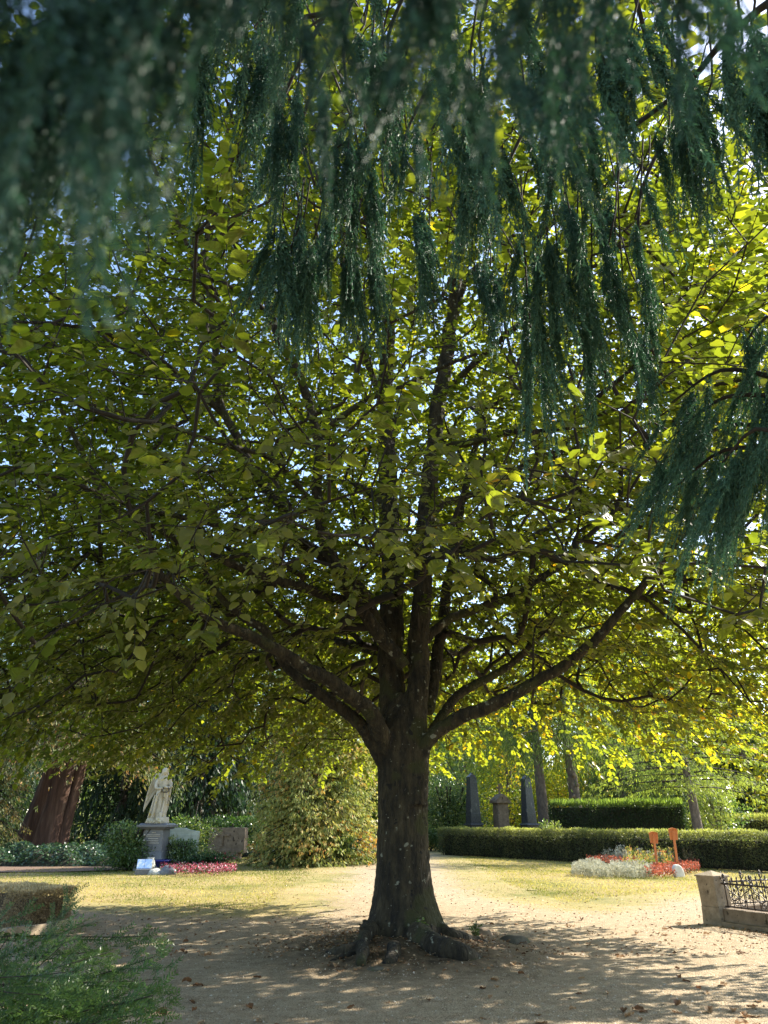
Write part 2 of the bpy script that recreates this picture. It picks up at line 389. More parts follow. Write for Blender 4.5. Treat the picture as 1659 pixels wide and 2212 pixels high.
def gravel_mat():
    m, nt, out = mat('gravel')
    tc = N(nt, 'ShaderNodeTexCoord'); co = tc.outputs['Object']
    def nz(s, d=4, r=0.6):
        n = N(nt, 'ShaderNodeTexNoise'); n.inputs['Scale'].default_value = s; n.inputs['Detail'].default_value = d; n.inputs['Roughness'].default_value = r
        nt.links.new(co, n.inputs['Vector']); return n
    big = nz(0.55, 5); mid = nz(7, 6, .7); fine = nz(70, 4, .8)
    r1 = ramp(nt, [(0.35, (0.27, 0.20, 0.125)), (0.55, (0.36, 0.285, 0.185)), (0.72, (0.42, 0.345, 0.24))], mid.outputs['Fac'])
    r2 = ramp(nt, [(0.34, (0.30, 0.27, 0.25)), (0.5, (1, 1, 1)), (0.66, (1.5, 1.47, 1.45))], fine.outputs['Fac'])
    m1 = N(nt, 'ShaderNodeMix', data_type='RGBA', blend_type='MULTIPLY'); m1.inputs[0].default_value = 0.85
    nt.links.new(r1.outputs[0], m1.inputs[6]); nt.links.new(r2.outputs[0], m1.inputs[7])
    # earthy patches
    r3 = ramp(nt, [(0.5, (0, 0, 0)), (0.72, (1, 1, 1))], big.outputs['Fac'])
    m2 = N(nt, 'ShaderNodeMix', data_type='RGBA', blend_type='MIX')
    mm = N(nt, 'ShaderNodeMath', operation='MULTIPLY'); mm.inputs[1].default_value = 0.35
    nt.links.new(r3.outputs[0], mm.inputs[0]); nt.links.new(mm.outputs[0], m2.inputs[0])
    nt.links.new(m1.outputs[2], m2.inputs[6]); m2.inputs[7].default_value = (0.24, 0.165, 0.095, 1)
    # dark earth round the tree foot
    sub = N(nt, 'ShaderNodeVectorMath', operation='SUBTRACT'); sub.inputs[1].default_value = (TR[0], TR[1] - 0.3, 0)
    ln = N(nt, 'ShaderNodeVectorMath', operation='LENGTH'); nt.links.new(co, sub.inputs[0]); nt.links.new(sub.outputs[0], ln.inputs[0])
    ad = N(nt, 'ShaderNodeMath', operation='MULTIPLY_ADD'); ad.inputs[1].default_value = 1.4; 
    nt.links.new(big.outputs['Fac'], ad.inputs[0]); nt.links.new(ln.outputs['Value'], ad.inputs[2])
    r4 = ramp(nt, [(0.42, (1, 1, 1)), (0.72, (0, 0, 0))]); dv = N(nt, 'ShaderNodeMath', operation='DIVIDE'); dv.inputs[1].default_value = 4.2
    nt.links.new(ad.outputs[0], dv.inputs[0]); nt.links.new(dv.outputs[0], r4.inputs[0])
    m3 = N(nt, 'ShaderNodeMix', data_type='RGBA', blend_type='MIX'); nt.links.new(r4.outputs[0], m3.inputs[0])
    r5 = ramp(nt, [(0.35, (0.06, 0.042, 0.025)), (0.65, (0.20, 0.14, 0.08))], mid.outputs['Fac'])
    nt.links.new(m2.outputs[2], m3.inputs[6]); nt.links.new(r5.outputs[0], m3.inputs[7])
    # worn edge where gravel runs out into grass
    lc, _f = lawn_color(nt, co)
    ea = N(nt, 'ShaderNodeAttribute', attribute_name='grassy')
    en = nz(2.6, 6, .75); ma = N(nt, 'ShaderNodeMath', operation='MULTIPLY_ADD'); ma.inputs[1].default_value = 1.5; ma.inputs[2].default_value = -.75
    nt.links.new(en.outputs['Fac'], ma.inputs[0]); mb = N(nt, 'ShaderNodeMath', operation='ADD'); nt.links.new(ea.outputs['Fac'], mb.inputs[0]); nt.links.new(ma.outputs[0], mb.inputs[1])
    re_ = ramp(nt, [(0.30, (0, 0, 0)), (0.74, (1, 1, 1))], mb.outputs[0])
    m4 = N(nt, 'ShaderNodeMix', data_type='RGBA', blend_type='MIX'); nt.links.new(re_.outputs[0], m4.inputs[0]); nt.links.new(m3.outputs[2], m4.inputs[6]); nt.links.new(lc, m4.inputs[7])
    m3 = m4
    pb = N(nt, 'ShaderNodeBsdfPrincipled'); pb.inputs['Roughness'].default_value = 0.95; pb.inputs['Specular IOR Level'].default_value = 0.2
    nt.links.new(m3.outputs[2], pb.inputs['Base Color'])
    vo = N(nt, 'ShaderNodeTexVoronoi'); vo.inputs['Scale'].default_value = 55; nt.links.new(co, vo.inputs['Vector'])
    bp = N(nt, 'ShaderNodeBump'); bp.inputs['Strength'].default_value = 0.9; bp.inputs['Distance'].default_value = 0.012; bp.invert = True
    nt.links.new(vo.outputs['Distance'], bp.inputs['Height'])
    bp2 = N(nt, 'ShaderNodeBump'); bp2.inputs['Strength'].default_value = 0.7; bp2.inputs['Distance'].default_value = 0.03
    nt.links.new(mid.outputs['Fac'], bp2.inputs['Height']); nt.links.new(bp.outputs[0], bp2.inputs['Normal'])
    nt.links.new(bp2.outputs[0], pb.inputs['Normal']); nt.links.new(pb.outputs[0], out.inputs[0])
    return m
M['gravel'] = gravel_mat(); M['lawn'] = lawn_mat()

# ================================================================ GROUND
def grid_sheet(name, x0, x1, y0, y1, nx, ny, zoff, m):
    X, Y = np.meshgrid(np.linspace(x0, x1, nx), np.linspace(y0, y1, ny))
    V = np.stack([X.ravel(), Y.ravel(), gh(X.ravel(), Y.ravel()) + zoff], axis=1)
    i = (np.arange(ny - 1)[:, None] * nx + np.arange(nx - 1)[None, :]).ravel()
    F = np.stack([i, i + 1, i + nx + 1, i + nx], axis=1)
    return mesh_np(name, V, [F], m, smooth=True)
# the lawn is one large sheet reaching the horizon: a fine middle and a coarse surround
xs = np.concatenate([np.linspace(-700, -60, 9)[:-1], np.linspace(-60, -20, 21)[:-1], np.linspace(-20, 20, 121), np.linspace(20, 60, 21)[1:], np.linspace(60, 700, 9)[1:]])
ys = np.concatenate([np.linspace(-300, -12, 8)[:-1], np.linspace(-12, 45, 171), np.linspace(45, 120, 26)[1:], np.linspace(120, 900, 9)[1:]])
X, Y = np.meshgrid(xs, ys)
w = np.clip((60 - np.abs(X)) / 30, 0, 1) * np.clip((110 - Y) / 50, 0, 1)
base = gh(X, Y) - 0.20 * np.exp(-((np.hypot(X - TR[0], (Y - TR[1] + 0.2) * 1.1)) / 1.15) ** 2)
V = np.stack([X.ravel(), Y.ravel(), (base * w - 0.02).ravel()], axis=1)
nx, ny = len(xs), len(ys)
i = (np.arange(ny - 1)[:, None] * nx + np.arange(nx - 1)[None, :]).ravel()
lawn = mesh_np('lawn', V, [np.stack([i, i + 1, i + nx + 1, i + nx], axis=1)], M['lawn'], smooth=True)
tag(lawn, kind='structure')

GP = [(-16, 15.6), tuple(G(0, 1962)[:2]), tuple(G(150, 1966)[:2]), tuple(G(300, 1977)[:2]), tuple(G(480, 1986)[:2]), tuple(G(640, 1982)[:2]), tuple(G(715, 1960)[:2]),
      tuple(G(742, 1925)[:2]), tuple(G(758, 1890)[:2]), tuple(G(766, 1862)[:2]), tuple(G(777, 1838)[:2]), (-3.0, 68.0), (1.5, 68.0),
      tuple(G(905, 1836)[:2]), tuple(G(938, 1852)[:2]), tuple(G(958, 1878)[:2]), tuple(G(985, 1908)[:2]), tuple(G(1040, 1937)[:2]), tuple(G(1150, 1961)[:2]), tuple(G(1300, 1970)[:2]),
      tuple(G(1420, 1952)[:2]), tuple(G(1540, 1935)[:2]), (9, 16.5), (20, 14.5), (20, -12), (-16, -12)]
# refine the outline with small irregularities
gp = []
for i in range(len(GP)):
    a = np.array(GP[i]); b = np.array(GP[(i + 1) % len(GP)])
    n = max(1, int(np.linalg.norm(b - a) / 0.25)) if max(a[1], b[1]) < 40 and min(a[1], b[1]) > 10 else 1
    for t in range(n):
        p = a + (b - a) * t / n
        if n > 1:
            p = p + 0.34 * np.array([mnoise.noise(Vector((p[0] * 1.4, p[1] * 1.4, 0))), mnoise.noise(Vector((p[0] * 1.4, p[1] * 1.4, 9)))]) + rng.normal(0, 0.03, 2)
        gp.append(p)
gp = np.array(gp)
def sdist(x, y, poly):
    """signed distance to the outline, positive inside"""
    d = np.full(len(x), 1e9)
    for q in range(len(poly)):
        a = poly[q]; b = poly[(q + 1) % len(poly)]; ab = b - a; L2 = max((ab ** 2).sum(), 1e-9)
        t = np.clip(((x - a[0]) * ab[0] + (y - a[1]) * ab[1]) / L2, 0, 1)
        d = np.minimum(d, np.hypot(x - a[0] - ab[0] * t, y - a[1] - ab[1] * t))
    return np.where(inpoly(x, y, poly), d, -d)
gxs = np.concatenate([np.arange(-15.9, -3, .3), np.arange(-3, 3.5, .12), np.arange(3.5, 19.9, .3)]); gys = np.concatenate([np.arange(-11.9, 8, .35), np.arange(8, 14, .12), np.arange(14, 45, .22), np.arange(45, 68, .8)])
GX, GY = np.meshgrid(gxs, gys); xv, yv = GX.ravel(), GY.ravel()
sdv = sdist(xv, yv, gp)
zz = gh(xv, yv)
near_ = np.hypot(xv - TR[0], yv - TR[1]) < 2.8
for k in np.nonzero(near_)[0]:
    r_ = math.hypot(xv[k] - TR[0], yv[k] - TR[1]); zz[k] += .045 * mnoise.noise(Vector((xv[k] * 4, yv[k] * 4, 2))) * min(1, (2.8 - r_))
fade = np.clip((60 - yv) / 20, 0, 1)
V = np.column_stack([xv, yv, zz * fade + .004 + np.clip(sdv + 1.2, -.2, 0) * .08])
nx, ny = len(gxs), len(gys); i = (np.arange(ny - 1)[:, None] * nx + np.arange(nx - 1)[None, :]).ravel()
Q = np.stack([i, i + 1, i + nx + 1, i + nx], 1); ed_ = np.clip(.5 + yv / 30, .6, 1.3); Q = Q[(sdv[Q] > -ed_[Q] * 1.35).all(1)]
used = np.unique(Q); mp_ = np.zeros(len(V), int); mp_[used] = np.arange(len(used))
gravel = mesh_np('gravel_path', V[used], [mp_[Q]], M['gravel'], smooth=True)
at_ = gravel.data.attributes.new('grassy', 'FLOAT', 'POINT'); at_.data.foreach_set('value', np.clip(.5 - sdv[used] / (1.9 * ed_[used]), 0, 1.4).astype(np.float32))
tag(gravel, kind='structure')
asphalt = mesh_np('asphalt_path', [(-60, 68, 0.012), (6, 68, .012), (9, 76, .012), (-60, 80, .012)], [np.array([[0, 1, 2, 3]])], M['asphalt'])
tag(asphalt, kind='structure')
s0 = [G(-40, 1885), G(120, 1884), G(250, 1880), G(345, 1876), G(345, 1850), G(200, 1845), G(-40, 1850)]
soil = mesh_np('bare_soil_strip', [(p[0], p[1], float(gh(p[0], p[1])) * 0.5 + 0.012) for p in s0], [np.array([[0, 1, 2, 3, 4, 5, 6]])], M['soil'])
tag(soil, kind='structure')

# grass blades
def grass(name, n, box, label, greener=0.0, hmul=1.0, avoid=None):
    x = rng.uniform(box[0], box[1], n)
    t = rng.uniform(0, 1, n) ** 1.35
    y = box[2] + (box[3] - box[2]) * t
    k = ~inpoly(x + rng.normal(0, .3, n), y + rng.normal(0, .55, n), gp)
    # thin, patchy cover across the path edges
    k |= (rng.uniform(size=n) < 0.01)
    x, y = x[k], y[k]; n = len(x)
    pat = np.array([mnoise.noise(Vector((a * .45, b * .45, 4))) for a, b in zip(x, y)])
    keep = rng.uniform(size=n) < 0.80 + pat * 0.7
    x, y, pat = x[keep], y[keep], pat[keep]; n = len(x)
    C = np.column_stack([x, y, gh(x, y) - 0.022])
    A = norm(np.column_stack([rng.normal(0, .55, n), rng.normal(0, .55, n), np.ones(n)]))
    S = norm(np.cross(A, rand_dir(n)))
    L = rng.uniform(0.022, 0.045, n) * hmul * (1 + y / 60); W = rng.uniform(0.006, 0.012, n) * (1 + y / 40)
    Vv, F = quads(C, A, S, L, W)
    tint = np.clip(0.70 - pat * 0.75 - greener * np.clip((y - 19) / 6, 0, 1) + rng.normal(0, .16, n), 0, 1)
    o = mesh_np(name, Vv, F, M['grass'], tint=tint)
    tag(o, kind='stuff')
    return o
grass('grass', 60000, (-12.5, -0.3, 13.2, 37), '', greener=0.35)
grass('grass', 75000, (0.5, 13.5, 14.6, 38), '', greener=0.05)
grass('tall_dry_grass', 9000, (2, 12, 46, 60), '', greener=-.2, hmul=7)

# pebbles on the near gravel
n = 42000
py_ = 5.2 + 10 * rng.uniform(0, 1, n) ** 1.6; px_ = rng.uniform(-.62, .62, n) * (py_ + 1.2)
k = inpoly(px_, py_, gp); px_, py_ = px_[k], py_[k]; n = len(px_)
s = rng.uniform(0.004, 0.011, n) * np.where(rng.uniform(size=n) < .05, 1.7, 1)
oc = np.array([[1, 0, 0], [0, 1, 0], [-1, 0, 0], [0, -1, 0], [0, 0, .7], [0, 0, -.6]])
ang = rng.uniform(0, 6.28, n); ca, sa = np.cos(ang), np.sin(ang)
o3 = oc[None] * s[:, None, None] * rng.uniform(.7, 1.3, (n, 6, 1))
vx = o3[..., 0] * ca[:, None] - o3[..., 1] * sa[:, None] + px_[:, None]
vy = o3[..., 0] * sa[:, None] + o3[..., 1] * ca[:, None] + py_[:, None]
vz = o3[..., 2] + (gh(px_, py_) + s * 0.35)[:, None]
of = np.array([[0, 1, 4], [1, 2, 4], [2, 3, 4], [3, 0, 4]])
F = (np.arange(n)[:, None, None] * 6 + of[None]).reshape(-1, 3)
M['pebble'] = foliage('pebble', [(0, (0.16, 0.12, 0.08)), (.5, (.36, .29, .19)), (1, (.55, .49, .40))], tr=0.0, rough_=.9, spec=.2)
tag(mesh_np('loose_pebbles', np.stack([vx, vy, vz], -1).reshape(-1, 3), [F], M['pebble'], tint=np.repeat(rng.uniform(0, 1, n), 4)), kind='stuff')

# fallen leaves: the nearest as things, the rest as litter
def leaf_shape(L, W, curl, seed):
    r = np.random.default_rng(seed); bm = bmesh.new(); n = 7; rows = []
    for i in range(n):
        t = i / (n - 1); w_ = W * .5 * math.sin(math.pi * min(1, t * .93 + .07)) ** .75 * (1.15 - .35 * t)
        row = []
        for j in (-1, -.5, 0, .5, 1):
            z = curl * W * (j * j) * .8 + .25 * curl * L * math.sin(t * 3) + r.normal(0, .004)
            row.append(bm.verts.new((t * L - L / 2 - abs(j) * L * .05, j * w_ * (1 + .06 * (i % 2)), z)))
        rows.append(row)
    for a, b in zip(rows, rows[1:]):
        for j in range(4): bm.faces.new((a[j], b[j], b[j + 1], a[j + 1]))
    me = bpy.data.meshes.new('fallen_leaf')
    bm.to_mesh(me); bm.free()
    a = me.attributes.new('tint', 'FLOAT', 'FACE')
    base_ = r.uniform(.25, 1.0)
    a.data.foreach_set('value', np.clip(base_ + r.normal(0, .06, len(me.polygons)), 0, 1).astype(np.float32))
    me.materials.append(M['litter'])
    for p in me.polygons: p.use_smooth = True
    return me
FL = [leaf_shape(.10, .07, c, 50 + i) for i, c in enumerate((.1, .3, .5, .25, .6, .15, .4, .35))]
cnt = 0
while cnt < 110:
    v = random.uniform(1990, 2225); u = random.uniform(-20, 1680)
    p = G(u, v)
    if not inpoly(np.array([p[0]]), np.array([p[1]]), gp)[0] or math.hypot(p[0] - TR[0], p[1] - TR[1]) < 1.0: continue
    if random.random() > (.35 if u < 1000 else 1): continue
    o = bpy.data.objects.new('fallen_leaf', FL[cnt % 8]); link(o)
    o.location = (p[0], p[1], float(gh(p[0], p[1])) + .006); o.rotation_euler = (random.uniform(-.25, .25), random.uniform(-.25, .25), random.uniform(0, 6.28))
    sc_ = random.uniform(.6, 1.1); o.scale = (sc_, sc_, sc_)
    tag(o, 'small dry fallen leaf lying on the gravel in front of the big tree', 'leaf', 'dry leaves scattered on the foreground gravel')
    cnt += 1
n = 5200
ly = 10.3 + 21 * rng.uniform(0, 1, n) ** 1.7; lx = rng.uniform(-.6, .62, n) * (ly + 1)
m2 = 900; la = rng.uniform(0, 6.28, m2); lr = rng.uniform(.5, 1.9, m2)
lx = np.concatenate([lx, TR[0] + lr * np.cos(la), rng.normal(5.9, .25, 260), rng.uniform(4.4, 7.4, 260)]); ly = np.concatenate([ly, TR[1] - .1 + lr * np.sin(la), rng.uniform(11.0, 13.0, 260), rng.uniform(9.5, 15, 260)]); n = len(lx)
C = np.column_stack([lx, ly, gh(lx, ly) + .006 + np.where(np.hypot(lx - TR[0], ly - TR[1]) < 2, .015, 0)])
A = norm(np.column_stack([rng.normal(size=n), rng.normal(size=n), rng.normal(0, .15, n)])); S = frame(A, norm(np.array([[0, 0, 1.]]) + rng.normal(0, .3, (n, 3))))
V, F = leaves6(C, A, S, rng.uniform(.02, .06, n), rng.uniform(.015, .035, n), .4)
tag(mesh_np('leaf_litter', V, F, M['litter'], tint=np.repeat(np.clip(rng.normal(.55, .25, n), 0, 1), 2)), kind='stuff')

exec_parts = []
# ================================================================ THE BIG TREE
tree = empty('linden_tree', (TR[0], TR[1], 0), 0, 'huge spreading tree with dark forked trunk and backlit leaves in the middle', 'tree')
T0 = np.array([TR[0], TR[1], 0.0])
def limb(pts, Y0, Y1, r0, r1, ys=None):
    """traced limb: pixel points given their own distances -> (n,4) x,y,z,radius in metres"""
    n = len(pts)
    d = np.cumsum([0] + [math.hypot(pts[i + 1][0] - pts[i][0], pts[i + 1][1] - pts[i][1]) for i in range(n - 1)]); d = d / d[-1]
    out = []
    for (u, v), t in zip(pts, d):
        Yp = Y0 + (Y1 - Y0) * t
        p = P(u, v, Yp); rr = (r0 + (max(r1, 4.5) - r0) * t) * depth(p) / 1500
        out.append([*p, rr])
    q = smooth_path(out, 0.10)
    # gnarled: small wandering
    for k in range(2, len(q)):
        w_ = min(1, k / 10) * min(.05, q[k, 3] * .45)
        nv = mnoise.noise_vector(Vector(q[k, :3]) * 1.9)
        q[k, :3] += np.array(nv) * w_
    q[:, 3] = np.maximum(q[:, 3], .021)
    return q
LIMBS = [
 # stems
 limb([(848, 1700), (846, 1560), (846, 1400), (849, 1300), (846, 1180), (838, 1040), (832, 900), (838, 760), (842, 600)], 10.95, 11.7, 33, 13),
 limb([(898, 1740), (902, 1600), (903, 1450), (908, 1300), (916, 1150), (930, 1020), (950, 860), (972, 720), (985, 600), (986, 440), (984, 300)], 10.72, 11.2, 27, 10),
 limb([(922, 1540), (938, 1470), (946, 1410), (958, 1340), (966, 1270), (985, 1160), (1010, 1040), (1040, 900)], 11.2, 13.0, 15, 6),
 # left low pair
 limb([(850, 1640), (804, 1547), (762, 1508), (720, 1474), (670, 1450), (632, 1424), (573, 1390), (520, 1366), (462, 1340), (399, 1293), (357, 1251), (319, 1205), (280, 1150)], 10.8, 7.6, 20, 6),
 limb([(850, 1690), (791, 1580), (750, 1545), (720, 1520), (657, 1470), (602, 1420), (569, 1361), (531, 1338), (475, 1290), (445, 1240), (438, 1205), (420, 1150)], 10.9, 9.2, 17, 5),
 # middle left
 limb([(872, 1440), (850, 1408), (825, 1377), (783, 1319), (758, 1281), (720, 1218), (699, 1163), (688, 1105), (686, 1020), (686, 957), (674, 886), (653, 831), (632, 785), (606, 739), (580, 660), (558, 598), (530, 550), (493, 510), (462, 440), (440, 330), (420, 240)], 10.7, 6.9, 16, 4.5),
 limb([(850, 1420), (838, 1385), (820, 1352), (791, 1293), (758, 1251), (715, 1215), (670, 1188), (640, 1163), (623, 1112), (581, 1062), (552, 1025), (525, 966), (487, 899), (470, 840), (466, 789), (460, 705), (450, 620), (445, 543), (455, 441), (482, 380), (520, 282)], 10.9, 8.2, 14, 4.5),
 limb([(758, 1302), (699, 1285), (636, 1264), (573, 1247), (504, 1222), (441, 1188), (390, 1171), (336, 1138), (252, 1100), (205, 1030), (176, 974), (160, 940), (130, 880)], 10.4, 7.4, 12, 6),
 limb([(690, 1190), (640, 1165), (564, 1148), (500, 1140), (420, 1125), (294, 1096), (248, 1079), (150, 1040), (40, 1010)], 10.3, 7.0, 9, 3),
 limb([(487, 899), (440, 855), (399, 819), (350, 780), (315, 764), (286, 735), (210, 689), (155, 663), (90, 620)], 9.6, 7.2, 8, 4),
 limb([(315, 764), (260, 735), (210, 712), (120, 700), (0, 695)], 8.9, 7.2, 5, 3),
 limb([(606, 739), (564, 663), (476, 609), (391, 585), (323, 544), (238, 540)], 9.2, 7.0, 6, 3),
 limb([(470, 640), (420, 560), (381, 476), (343, 387), (313, 306), (285, 238), (250, 130)], 8.4, 6.2, 6, 3),
 limb([(660, 1250), (600, 1215), (520, 1200), (420, 1225), (300, 1270), (180, 1330), (60, 1400)], 10.0, 6.2, 7, 3),
 # right side
 limb([(880, 1680), (930, 1596), (960, 1570), (1000, 1547), (1062, 1526), (1127, 1492), (1214, 1438), (1279, 1390), (1332, 1329), (1388, 1268), (1423, 1225), (1460, 1180), (1500, 1110)], 10.8, 9.2, 17, 7),
 limb([(895, 1640), (940, 1568), (970, 1525), (1000, 1495), (1030, 1477), (1062, 1463), (1105, 1435), (1170, 1370), (1250, 1300)], 11.0, 12.6, 13, 5),
 limb([(915, 1390), (935, 1365), (970, 1337), (1020, 1319), (1062, 1307), (1105, 1288), (1180, 1240), (1236, 1207), (1280, 1190), (1366, 1142), (1425, 1120), (1520, 1070)], 10.9, 12.5, 10.5, 5),
 limb([(925, 1215), (951, 1195), (993, 1176), (1056, 1174), (1127, 1168), (1166, 1151), (1236, 1116), (1300, 1100), (1366, 1098), (1480, 1050)], 10.8, 13.0, 9, 4),
 limb([(935, 1110), (959, 1088), (1014, 1069), (1080, 1040), (1160, 990), (1280, 960)], 11.0, 13.5, 9, 4),
 limb([(690, 945), (720, 916), (783, 869), (842, 844), (880, 830), (960, 790), (1040, 760)], 9.9, 8.6, 8, 3.5),
 limb([(942, 960), (1000, 960), (1100, 935), (1227, 925), (1280, 870), (1318, 837), (1349, 812), (1420, 740)], 11.0, 8.6, 9, 4),
 limb([(1227, 925), (1323, 885), (1453, 846), (1584, 825), (1680, 800)], 9.9, 8.2, 6, 3),
 limb([(846, 1100), (800, 1060), (740, 1040), (700, 1040)], 11.2, 12.6, 8, 4),
 limb([(838, 900), (800, 800), (760, 700), (740, 560), (760, 420), (800, 260)], 11.4, 10.0, 8, 4),
 limb([(975, 720), (1010, 600), (1060, 560), (1120, 540), (1200, 480), (1300, 400)], 11.0, 9.5, 7, 3),
 limb([(842, 1180), (815, 1195), (790, 1185), (760, 1170)], 11.0, 12.5, 7, 3),
 # away from the viewer and towards the viewer, high up
 limb([(860, 1480), (840, 1420), (790, 1400), (700, 1380), (600, 1370)], 11.1, 16.0, 15, 5),
 limb([(900, 1500), (940, 1430), (1010, 1400), (1100, 1385)], 11.1, 16.5, 14, 5),
 limb([(985, 600), (1010, 480), (1080, 330), (1150, 180)], 11.1, 6.8, 7, 3),
 limb([(842, 640), (800, 520), (700, 400), (620, 200)], 11.6, 6.5, 8, 3),
 limb([(950, 860), (1050, 760), (1200, 640), (1400, 480), (1560, 380)], 10.9, 7.0, 8, 3),
 limb([(735, 1235), (690, 1120), (600, 1000), (480, 960), (300, 900), (120, 860)], 10.3, 5.8, 8, 3),
]
# trunk with flared, ribbed foot
def trunk_mesh():
    lv = [(-0.12, 1.72), (0.0, 1.62), (0.08, 1.48), (0.18, 1.32), (0.30, 1.17), (0.45, 1.05), (0.65, .93), (0.9, .87), (1.2, .84), (1.6, .83), (2.0, .84), (2.3, .86), (2.6, .92), (2.85, .84), (3.1, .6), (3.35, .3)]
    zs = np.linspace(-0.12, 3.35, 80); ra = 0.43 * np.interp(zs, [a for a, b in lv], [b for a, b in lv])
    na = 96; a = np.arange(na) * 2 * np.pi / na
    rings = []
    for z, r in zip(zs, ra):
        f = max(0, 1 - max(z, 0) / .9) ** 2
        m_ = 1 + f * (.10 * np.cos(5 * a + .6) + .07 * np.cos(3 * a + 2) + .05 * np.cos(8 * a)) + .02 * np.cos(2 * a + .4)
        e = np.array([mnoise.noise(Vector((math.cos(t) * 2.2, math.sin(t) * 2.2, z * .9))) for t in a])
        rr = r * m_ * (1 + .045 * e)
        cx = TR[0] + np.interp(z, [0, 1.2, 2.6], [0.0, -0.015, .01])
        rings.append(np.stack([cx + rr * np.cos(a) * (1.0), TR[1] + rr * np.sin(a) * .92, np.full(na, z)], 1))
    V = np.concatenate(rings); n = len(zs)
    i = np.arange(n - 1)[:, None] * na; j = np.arange(na)[None, :]; k_ = (j + 1) % na
    F = np.stack([i + j, i + k_, i + na + k_, i + na + j], -1).reshape(-1, 4)
    return V, [F, np.array([list(range(na))[::-1]]), np.array([list(range((n - 1) * na, n * na))])]
roots = []
def root(pts, r0, r1):
    q = smooth_path([[*p, r0 + (r1 - r0) * i / (len(pts) - 1)] for i, p in enumerate(pts)], .06)
    for k in range(1, len(q)): q[k, :3] += np.array(mnoise.noise_vector(Vector(q[k, :3]) * 4)) * .035
    return q
def rp(u, v, z):   # a point z above the ground seen at pixel u, v
    d = ray(u, v); t = (z - EYE) / d[2]; return (d[0] * t, d[1] * t, z)
roots += [root([rp(830, 2010, .22), rp(795, 2030, .15), rp(770, 2050, .11), rp(735, 2055, .09), rp(700, 2065, .0)], .11, .06),
          root([rp(800, 2000, .30), rp(785, 2040, .15), rp(780, 2075, .08), rp(775, 2095, -.03)], .10, .05),
          root([rp(790, 1990, .34), rp(780, 2005, .28), rp(779, 1998, .38)], .05, .015),
          root([rp(900, 2020, .22), rp(955, 2045, .16), rp(1000, 2060, .12), rp(1045, 2085, -.04)], .16, .07),
          root([rp(905, 2035, .14), rp(940, 2060, .04), rp(975, 2078, -.06), rp(990, 2086, -.14)], .10, .07),
          root([rp(880, 2040, .10), rp(890, 2075, .03), rp(905, 2105, -.05)], .07, .04), root([rp(905, 2030, .12), rp(960, 2052, .06), rp(1010, 2085, .0), rp(1060, 2100, -.05)], .06, .035),
          root([rp(800, 2040, .12), rp(750, 2070, .05), rp(690, 2090, .0), rp(650, 2095, -.05)], .06, .03),
          root([rp(920, 2000, .26), rp(975, 2020, .18), rp(1025, 2032, .09), rp(1075, 2045, -.04)], .11, .05),
          root([rp(850, 2050, .12), rp(845, 2080, .05), rp(820, 2100, -.04)], .10, .06),
          root([(TR[0], TR[1] + .2, .2), (TR[0] + .3, TR[1] + .7, .08), (TR[0] + .7, TR[1] + 1.2, -.05)], .14, .06),
          root([(TR[0], TR[1] + .2, .2), (TR[0] - .5, TR[1] + .5, .08), (TR[0] - 1.0, TR[1] + .9, -.05)], .14, .06)]
parts = [trunk_mesh()]
for q in LIMBS: parts.append(tube(q[:, :3] - 0, np.maximum(q[:, 3], .018), 10))
for q in roots: parts.append(tube(q[:, :3], q[:, 3], 10))
V, F = join(parts)
V = V - T0
trunk = mesh_np('trunk', V, F, M['bark'], tree, smooth=True)
rm = trunk.modifiers.new('remesh', 'REMESH'); rm.mode = 'VOXEL'; rm.voxel_size = 0.021; rm.use_smooth_shade = True
sm = trunk.modifiers.new('smooth', 'SMOOTH'); sm.iterations = 6; sm.factor = .6
tx = bpy.data.textures.new('bark_relief', 'CLOUDS'); tx.noise_scale = 0.09; tx.noise_depth = 3
dp = trunk.modifiers.new('relief', 'DISPLACE'); dp.texture = tx; dp.strength = .04; dp.mid_level = .5; dp.texture_coords = 'LOCAL'

